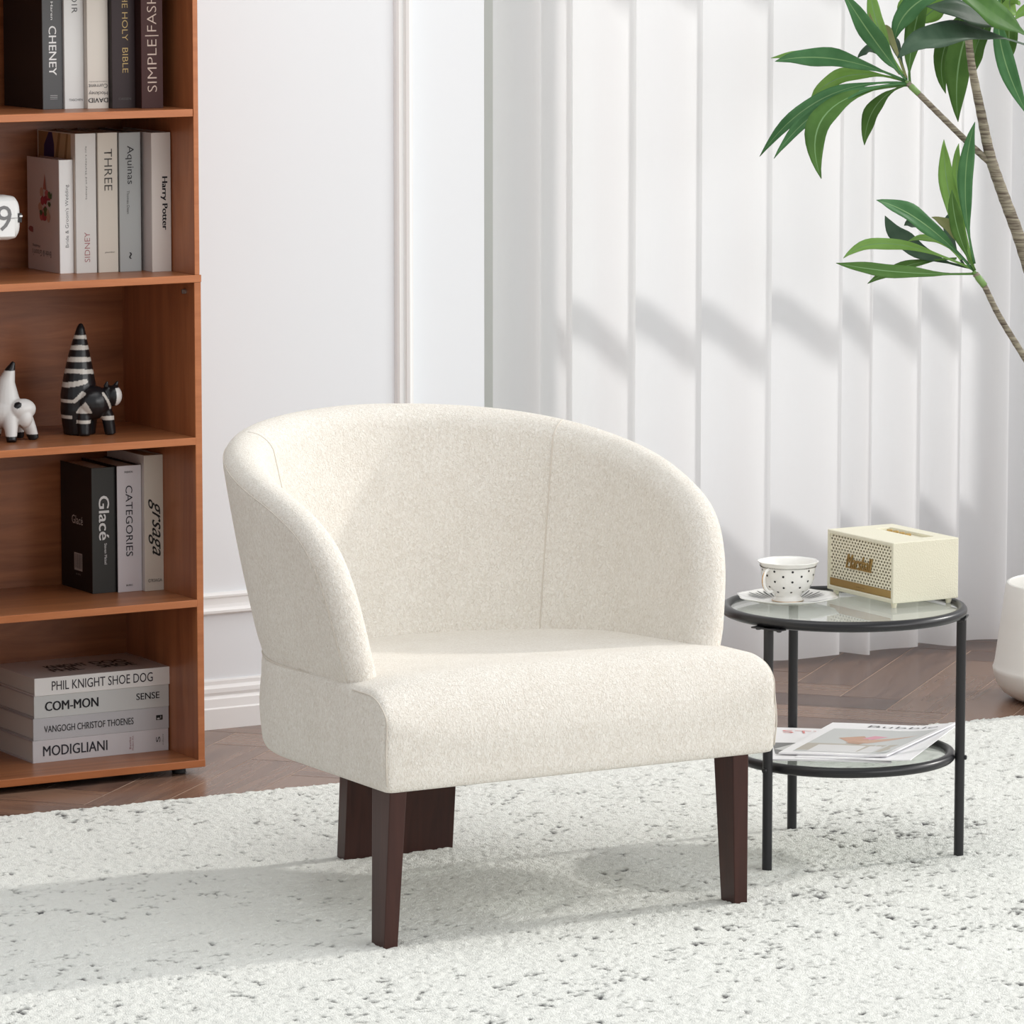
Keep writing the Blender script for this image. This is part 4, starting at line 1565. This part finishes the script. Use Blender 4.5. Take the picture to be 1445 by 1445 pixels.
speaker_body()
GX = SX0 + 0.0022
gr = MB()
py, pz, hy, hz = 0.0086, 0.0050, 0.0052, 0.0034
ya, yb, za, zb_ = SY0 + 0.0065, SY1 - 0.0065, SZ0 + 0.0205, SZ1 - 0.0065
nrow = int((zb_ - za) / pz)
z00 = za
zrow = (zb_ - za) / nrow
ncol = 21
wcol = (yb - ya) / ncol
for i in range(nrow):
    z0, z1 = z00 + i * zrow, z00 + (i + 1) * zrow
    sh = 0.5 if i % 2 else 0.0
    cells = []
    if sh:
        cells.append((ya, ya + wcol * 0.5, False))
    k = 0
    y = ya + sh * wcol
    while y + wcol <= yb + 1e-6:
        cells.append((y, y + wcol, True))
        y += wcol
    if y < yb - 1e-5:
        cells.append((y, yb, False))
    for (c0, c1, hole) in cells:
        if not hole:
            gr.add([(GX, c0, z0), (GX, c1, z0), (GX, c1, z1), (GX, c0, z1)], [(0, 1, 2, 3)])
            continue
        mc, mz = 0.5 * (c0 + c1), 0.5 * (z0 + z1)
        h = [(mc - hy / 2, mz - hz / 2), (mc + hy / 2, mz - hz / 2), (mc + hy / 2, mz + hz / 2), (mc - hy / 2, mz + hz / 2)]
        o_ = [(c0, z0), (c1, z0), (c1, z1), (c0, z1)]
        vs = [(GX, a, b_) for a, b_ in o_] + [(GX, a, b_) for a, b_ in h] + [(GX + 0.0022, a, b_) for a, b_ in h]
        gr.add(vs, [(0, 1, 5, 4), (1, 2, 6, 5), (2, 3, 7, 6), (3, 0, 4, 7), (4, 5, 9, 8), (5, 6, 10, 9), (6, 7, 11, 10), (7, 4, 8, 11)])
gr.build('grille', M['cream_plastic'], spk)
MB().box(GX + 0.0023, GX + 0.0034, ya, yb, za, zb_).build('grille_cloth', M['dark_hole'], spk)
strip = MB().box(GX - 0.0004, GX + 0.003, ya, yb, SZ0 + 0.0080, za - 0.0004).build('trim_strip', M['brass'], spk)
strip['label'] = 'brass strip under the grille'
text_part('badge_lettering', 'model series', (GX - 0.0004, 6.700, SZ0 + 0.0142), YN, ZP, 0.024, 0.0022, flat((0.22, 0.13, 0.05), 0.5, 'ink'), strip)
lg = text_part('logo', 'Marshall', (GX, 6.7035, 0.4665), YN, ZP, 0.078, 0.0235, M['brass'], spk, 0.012, 0.45, extrude=0.0022, lift=0.0002)
lg['label'] = 'brass script logo'
MB().box(GX - 0.0012, GX - 0.0002, 6.668, 6.742, 0.4555, 0.4572).build('logo_bar', M['brass'], spk)
for x in (SX0 + 0.011, SX1 - 0.011):
    for y in (SY0 + 0.012, SY1 - 0.012):
        MB().lathe((x, y, ZG), [(0.0038, 0), (0.0042, 0.0006), (0.0056, 0.0090)], 20).build('foot', M['cream_plastic'], spk, smooth=True, angle=math.radians(40))
MB().box(4.605, 4.631, 6.638, 6.763, SZ1 - 0.0064, SZ1 - 0.0052).build('control_panel', M['cream_plastic'], spk)
for k in range(4):
    MB().lathe((4.617, 6.690 + 0.018 * k, SZ1 - 0.0053), [(0.0050, 0), (0.0050, 0.0042), (0.0042, 0.0050)], 20).build('knob', M['brass'], spk, smooth=True, angle=math.radians(40))

# ------------------------------------------------------------------ magazines on the lower glass shelf
def magazine(label, TL, TR, BR, BL, z, th, curl, prints, texts):
    c = [sum(p[i] for p in (TL, TR, BR, BL)) / 4 for i in (0, 1)]
    root = thing('magazine', label, 'magazine', (c[0], c[1], z), 'magazines on the glass shelf')
    nu, nv = 25, 13

    def pt(u, v, h=0.0):
        """u along the top edge (0 left, 1 right), v from bottom (0) to top (1)"""
        a = [BL[i] + (BR[i] - BL[i]) * u for i in (0, 1)]
        b_ = [TL[i] + (TR[i] - TL[i]) * u for i in (0, 1)]
        zz = z + h + curl * max(0.0, (u - 0.62) / 0.38) ** 2 * (0.35 + 0.65 * v) + 0.0012 * math.sin(3.0 * u + 1.5 * v)
        return (a[0] + (b_[0] - a[0]) * v, a[1] + (b_[1] - a[1]) * v, zz + 0.0012)
    mb = MB()
    topg = [[pt(i / (nu - 1), j / (nv - 1), th) for i in range(nu)] for j in range(nv)]
    botg = [[pt(i / (nu - 1), j / (nv - 1), 0) for i in range(nu)] for j in range(nv)]
    mb.grid(topg)
    k0 = len(mb.v)
    mb.grid(botg)
    rim = [(0, i) for i in range(nu)] + [(j, nu - 1) for j in range(1, nv)] + [(nv - 1, i) for i in range(nu - 2, -1, -1)] + [(j, 0) for j in range(nv - 2, 0, -1)]
    for a, b_ in zip(rim, rim[1:] + rim[:1]):
        i0, i1 = a[0] * nu + a[1], b_[0] * nu + b_[1]
        mb.f.append((i0, i1, k0 + i1, k0 + i0))
        mb.mi.append(0)
    mb.build('pages', M['paper'], root, smooth=True, angle=math.radians(40))
    # printed areas follow the sheet
    for nm, shapes in prints:
        pm = MB()
        mats = []
        for n_, (colr, quad) in enumerate(shapes):
            mats.append(flat(colr))
            (u0, v0), (u1, v1), (u2, v2), (u3, v3) = quad
            rows = []
            for j in range(7):
                r_ = []
                for i in range(9):
                    s, t = i / 8, j / 6
                    u = (u0 * (1 - s) + u1 * s) * (1 - t) + (u3 * (1 - s) + u2 * s) * t
                    v = (v0 * (1 - s) + v1 * s) * (1 - t) + (v3 * (1 - s) + v2 * s) * t
                    r_.append(pt(u, v, th + 0.0003 + 0.00005 * n_))
                rows.append(r_)
            pm.grid(rows, mi=n_)
        pm.build(nm, mats, root, smooth=True, fix=False)
    for s, u, v, w, h, colr, bold in texts:
        o = text_part('title_lettering', s, (0, 0, 0), XP, YP, 1.0, 1.0, flat(colr, 0.5, 'ink'), root, bold)
        off = origin(root)
        for vv in o.data.vertices:
            a = (vv.co.x + off.x, vv.co.y + off.y)
            p = pt(u + a[0] * w, v + a[1] * h, th + 0.0007)
            vv.co = Vector(p) - off
    return root


ZM = 0.1698
magazine('white magazine with red letters lying half under the other magazines', (4.440, 6.875), (4.605, 6.755), (4.462, 6.505), (4.297, 6.628), ZM, 0.0028, 0.0,
         [('cover_print', [((0.20, 0.20, 0.20), [(0.10, 0.16), (0.62, 0.16), (0.62, 0.50), (0.10, 0.50)]),
                           ((0.60, 0.60, 0.60), [(0.10, 0.30), (0.40, 0.16), (0.62, 0.34), (0.30, 0.50)]),
                           ((0.08, 0.08, 0.08), [(0.12, 0.17), (0.22, 0.17), (0.34, 0.36), (0.28, 0.40)])])],
         [('STYLE', 0.52, 0.86, 0.62, 0.085, (0.75, 0.25, 0.24), -0.01)])
magazine('loose white pages sticking out between the two magazines', (4.572, 6.812), (4.728, 6.690), (4.480, 6.478), (4.345, 6.610), ZM + 0.0033, 0.0016, 0.012, [], [])
magazine('white magazine with a picture of hands on its cover, topmost on the glass shelf', (4.559, 6.822), (4.722, 6.690), (4.463, 6.520), (4.334, 6.642), ZM + 0.0052, 0.0026, 0.010,
         [('cover_print', [((0.58, 0.59, 0.59), [(0.10, 0.06), (0.95, 0.06), (0.95, 0.80), (0.10, 0.80)]),
                           ((0.47, 0.43, 0.38), [(0.10, 0.10), (0.92, 0.10), (0.92, 0.32), (0.10, 0.32)]),
                           ((0.70, 0.69, 0.70), [(0.22, 0.06), (0.80, 0.06), (0.80, 0.28), (0.22, 0.28)]),
                           ((0.55, 0.33, 0.24), [(0.28, 0.50), (0.44, 0.36), (0.60, 0.42), (0.46, 0.58)]),
                           ((0.58, 0.38, 0.29), [(0.44, 0.36), (0.60, 0.36), (0.90, 0.62), (0.58, 0.48)]),
                           ((0.70, 0.34, 0.42), [(0.48, 0.50), (0.58, 0.48), (0.66, 0.58), (0.54, 0.60)]),
                           ((0.48, 0.30, 0.22), [(0.42, 0.34), (0.55, 0.32), (0.58, 0.38), (0.46, 0.40)])])],
         [('Bubble', 0.62, 0.90, 0.56, 0.060, (0.10, 0.10, 0.11), -0.012)])

# ------------------------------------------------------------------ the potted plant
# each leaf: base, bend and tip in metres, greatest width, colour; each stem: x, y, z, radius
LEAVES = [
    ( (5.453, 7.919, 1.181),(5.305, 7.956, 1.250),(5.179, 7.967, 1.225) , 0.0369, 0),
    ( (5.453, 7.919, 1.181),(5.318, 7.978, 1.251),(5.189, 7.997, 1.230) , 0.0219, 2),
    ( (5.450, 7.920, 1.179),(5.246, 7.930, 1.198),(5.168, 8.002, 1.042) , 0.0273, 0),
    ( (5.452, 7.918, 1.178),(5.225, 7.881, 1.181),(5.159, 7.938, 1.042) , 0.0259, 0),
    ( (5.452, 7.918, 1.175),(5.161, 7.887, 1.170),(5.218, 7.863, 1.006) , 0.0423, 1),
    ( (5.452, 7.918, 1.177),(5.420, 8.014, 1.148),(5.428, 8.029, 1.054) , 0.0287, 1),
    ( (5.448, 7.922, 1.183),(5.355, 8.016, 1.221),(5.320, 8.059, 1.141) , 0.0300, 2),
    ( (5.452, 7.920, 1.183),(5.376, 7.902, 1.241),(5.287, 7.903, 1.360) , 0.0369, 0),
    ( (5.445, 7.925, 1.196),(5.407, 7.979, 1.286),(5.431, 8.018, 1.363) , 0.0259, 2),
    ( (5.441, 7.928, 1.196),(5.405, 7.969, 1.252),(5.387, 7.955, 1.315) , 0.0150, 3),
    ( (5.451, 7.921, 1.189),(5.439, 7.972, 1.286),(5.440, 7.978, 1.289) , 0.0137, 3),
    ( (5.447, 7.923, 1.189),(5.464, 8.043, 1.274),(5.439, 8.073, 1.221) , 0.0232, 4),
    ( (5.451, 7.921, 1.186),(5.502, 8.037, 1.265),(5.498, 8.057, 1.262) , 0.0191, 4),
    ( (5.456, 7.916, 1.178),(5.484, 7.973, 1.239),(5.555, 7.997, 1.389) , 0.0355, 1),
    ( (5.669, 7.804, 1.246),(5.364, 7.689, 1.324),(5.279, 7.702, 1.239) , 0.0492, 4),
    ( (5.670, 7.807, 1.267),(5.468, 7.699, 1.322),(5.355, 7.719, 1.334) , 0.0464, 4),
    ( (5.681, 7.798, 1.254),(5.435, 7.612, 1.316),(5.352, 7.662, 1.400) , 0.0628, 5),
    ( (5.620, 7.851, 1.365),(5.567, 7.949, 1.276),(5.589, 7.943, 1.099) , 0.0492, 1),
    ( (5.612, 7.856, 1.365),(5.560, 8.015, 1.260),(5.601, 8.003, 1.151) , 0.0328, 1),
    ( (5.607, 7.861, 1.378),(5.465, 7.968, 1.356),(5.453, 7.966, 1.258) , 0.0410, 0),
    ( (5.602, 7.866, 1.392),(5.514, 8.015, 1.349),(5.502, 8.027, 1.307) , 0.0328, 2),
    ( (5.605, 7.863, 1.385),(5.596, 8.050, 1.318),(5.564, 8.046, 1.286) , 0.0437, 2),
    ( (5.619, 7.849, 1.351),(5.623, 7.890, 1.251),(5.662, 7.810, 1.113) , 0.0341, 0),
    ( (5.617, 7.852, 1.358),(5.736, 7.957, 1.279),(5.708, 7.961, 1.199) , 0.0328, 1),
    ( (5.635, 7.840, 1.351),(5.654, 7.996, 1.266),(5.659, 7.997, 1.178) , 0.0355, 1),
    ( (5.666, 7.827, 1.378),(5.630, 7.875, 1.330),(5.680, 7.877, 1.308) , 0.0410, 2),
    ( (5.698, 7.800, 1.324),(5.668, 7.819, 1.336),(5.639, 7.830, 1.300) , 0.0219, 2),
    ( (5.542, 7.809, 0.815),(5.368, 7.828, 0.817),(5.254, 7.864, 0.844) , 0.0259, 1),
    ( (5.538, 7.813, 0.823),(5.374, 7.904, 0.911),(5.294, 7.899, 0.849) , 0.0232, 2),
    ( (5.540, 7.811, 0.818),(5.410, 7.800, 0.940),(5.306, 7.806, 0.966) , 0.0355, 0),
    ( (5.534, 7.816, 0.826),(5.449, 7.932, 0.847),(5.448, 7.985, 0.919) , 0.0355, 4),
    ( (5.529, 7.819, 0.834),(5.520, 7.968, 0.930),(5.507, 8.005, 0.896) , 0.0273, 4),
    ( (5.540, 7.811, 0.821),(5.504, 7.871, 0.957),(5.488, 7.846, 1.073) , 0.0300, 2),
    ( (5.538, 7.813, 0.826),(5.545, 7.906, 0.995),(5.576, 7.921, 1.059) , 0.0178, 2),
    ( (5.540, 7.813, 0.834),(5.505, 7.829, 0.991),(5.542, 7.820, 1.107) , 0.0287, 0),
    ( (5.540, 7.811, 0.821),(5.462, 7.776, 0.902),(5.443, 7.753, 0.984) , 0.0259, 1),
    ( (5.532, 7.818, 0.834),(5.547, 7.873, 0.905),(5.492, 7.890, 0.921) , 0.0232, 3),
    ( (5.522, 7.823, 0.832),(5.571, 7.967, 0.889),(5.576, 7.947, 0.923) , 0.0205, 4),
    ( (5.511, 7.832, 0.844),(5.460, 7.941, 0.835),(5.415, 7.995, 0.787) , 0.0191, 1),
    ( (5.518, 7.827, 0.842),(5.495, 7.879, 0.899),(5.450, 7.907, 0.875) , 0.0137, 2),
]
TRUNK = [ (5.574, 7.880, 1.378, 0.0068), (5.561, 7.874, 1.297, 0.0068), (5.561, 7.861, 1.216, 0.0075), (5.571, 7.841, 1.121, 0.0089), (5.581, 7.822, 1.037, 0.0102), (5.597, 7.801, 0.966, 0.0109), (5.618, 7.776, 0.884, 0.0116), (5.639, 7.748, 0.783, 0.0123), (5.666, 7.711, 0.648, 0.0130), (5.680, 7.682, 0.512, 0.0137), (5.684, 7.656, 0.363, 0.0143), (5.681, 7.629, 0.188, 0.0150) ]
BRANCH_A = [ (5.452, 7.918, 1.179, 0.0055), (5.469, 7.906, 1.159, 0.0055), (5.506, 7.877, 1.113, 0.0055), (5.547, 7.845, 1.063, 0.0061), (5.583, 7.819, 1.024, 0.0068) ]
BRANCH_B = [ (5.540, 7.810, 0.815, 0.0061), (5.553, 7.800, 0.794, 0.0055), (5.575, 7.778, 0.734, 0.0057), (5.611, 7.744, 0.656, 0.0061), (5.657, 7.702, 0.560, 0.0068), (5.678, 7.678, 0.485, 0.0075) ]
BRANCH_C = [ (5.574, 7.880, 1.378, 0.0068), (5.608, 7.862, 1.392, 0.0068), (5.641, 7.839, 1.365, 0.0068) ]
PC = (5.714, 7.671)
plant = thing('potted_plant', 'tall green plant with long drooping leaves in a tapered white pot', 'potted plant', (PC[0], PC[1], FLOOR))
pot = MB().lathe((PC[0], PC[1], FLOOR), [(0.002, 0.0), (0.118, 0.0), (0.140, 0.004), (0.160, 0.016), (0.173, 0.034), (0.1785, 0.056), (0.1795, 0.062), (0.1780, 0.0655),
                                         (0.1755, 0.075), (0.1640, 0.160), (0.1560, 0.222), (0.1535, 0.228), (0.1500, 0.229), (0.1470, 0.226), (0.1480, 0.185), (0.002, 0.185)], 96
                 ).build('pot', M['ceramic'], plant, smooth=True, angle=math.radians(50))
MB().lathe((PC[0], PC[1], FLOOR), [(0.002, 0.1852), (0.1465, 0.1852), (0.1465, 0.188), (0.06, 0.196), (0.002, 0.198)], 48).build('soil', M['soil'], pot, smooth=True)


def spline(pts, n=6):
    P = [np.array(p) for p in pts]
    P = [2 * P[0] - P[1]] + P + [2 * P[-1] - P[-2]]
    out = []
    for i in range(1, len(P) - 2):
        for k in range(n):
            t = k / n
            a, b_, c, d = P[i - 1], P[i], P[i + 1], P[i + 2]
            out.append(0.5 * ((2 * b_) + (-a + c) * t + (2 * a - 5 * b_ + 4 * c - d) * t * t + (-a + 3 * b_ - 3 * c + d) * t ** 3))
    out.append(P[-2])
    return out


for nm, pts in (('trunk', TRUNK), ('branch', BRANCH_A), ('branch', BRANCH_B), ('branch', BRANCH_C)):
    if nm == 'trunk':
        pts = pts[:-1] + [(PC[0], PC[1], 0.188 + FLOOR, 0.0155)]
    sp_ = spline(pts, 10)
    o = MB().tube([p[:3] for p in sp_], [max(0.003, p[3]) * (1 + 0.06 * ((i % 3) == 0)) for i, p in enumerate(sp_)], 14).build(nm, M['bark'], plant, smooth=True)
for pts in (BRANCH_A, BRANCH_B):
    a, b_ = Vector(pts[0][:3]), Vector(pts[1][:3])
    d = (a - b_).normalized()
    MB().tube([a - d * 0.030, a - d * 0.010, a + d * 0.006], [pts[0][3] * 1.08, pts[0][3] * 1.15, pts[0][3] * 0.6], 12).build('green_shoot', M['green_stem'], plant, smooth=True)

VIEW = Vector((math.sin(math.radians(33)), math.cos(math.radians(33)), -0.12)).normalized()
for n_, (B, Q, T, wd, ci) in enumerate(LEAVES):
    r_ = random.Random(100 + n_)
    B, Q, T = Vector(B), Vector(Q), Vector(T)
    nl = 18
    tw = r_.uniform(-0.35, 0.35)
    fold = r_.uniform(0.12, 0.30)
    rows, rib = [], []
    for i in range(nl + 1):
        t = i / nl
        p = B * (1 - t) ** 2 + Q * 2 * t * (1 - t) + T * t * t
        tg = ((Q - B) * (1 - t) + (T - Q) * t).normalized()
        nrm = (-VIEW + Vector((0, 0, 1)) * (0.35 + tw * (t - 0.4))).normalized()
        sd = tg.cross(nrm).normalized()
        nr = sd.cross(tg).normalized()
        w = wd * 0.53 * (math.sin(math.pi * ((t - 0.14) / 0.86) ** 1.12) ** 0.95 if t > 0.14 else 0.0)
        w = max(w, 0.0022 * (1 - t) + 0.0003)
        wave = 0.16 * math.sin(t * 15 + n_) * (1 if 0.25 < t < 0.9 else 0)
        rows.append([tuple(p + sd * w * (s + (wave * 0.35 if abs(s) == 1 else 0)) + nr * w * fold * (abs(s) ** 1.3) * 1.2 + nr * w * wave * abs(s)) for s in (-1, -0.6, -0.06, 0.06, 0.6, 1)])
        rib.append(tuple(p + nr * 0.0004))
    lm = MB()
    lm.grid(rows, 0)
    for i in range(nl):
        lm.mi[i * 5 + 2] = 1
    lf = lm.build('leaf', [LEAF[ci], M['midrib'] if ci in (0, 1, 2) else LEAF[ci]], plant, smooth=True, fix=False)
    so = lf.modifiers.new('thickness', 'SOLIDIFY')
    so.thickness = 0.0006
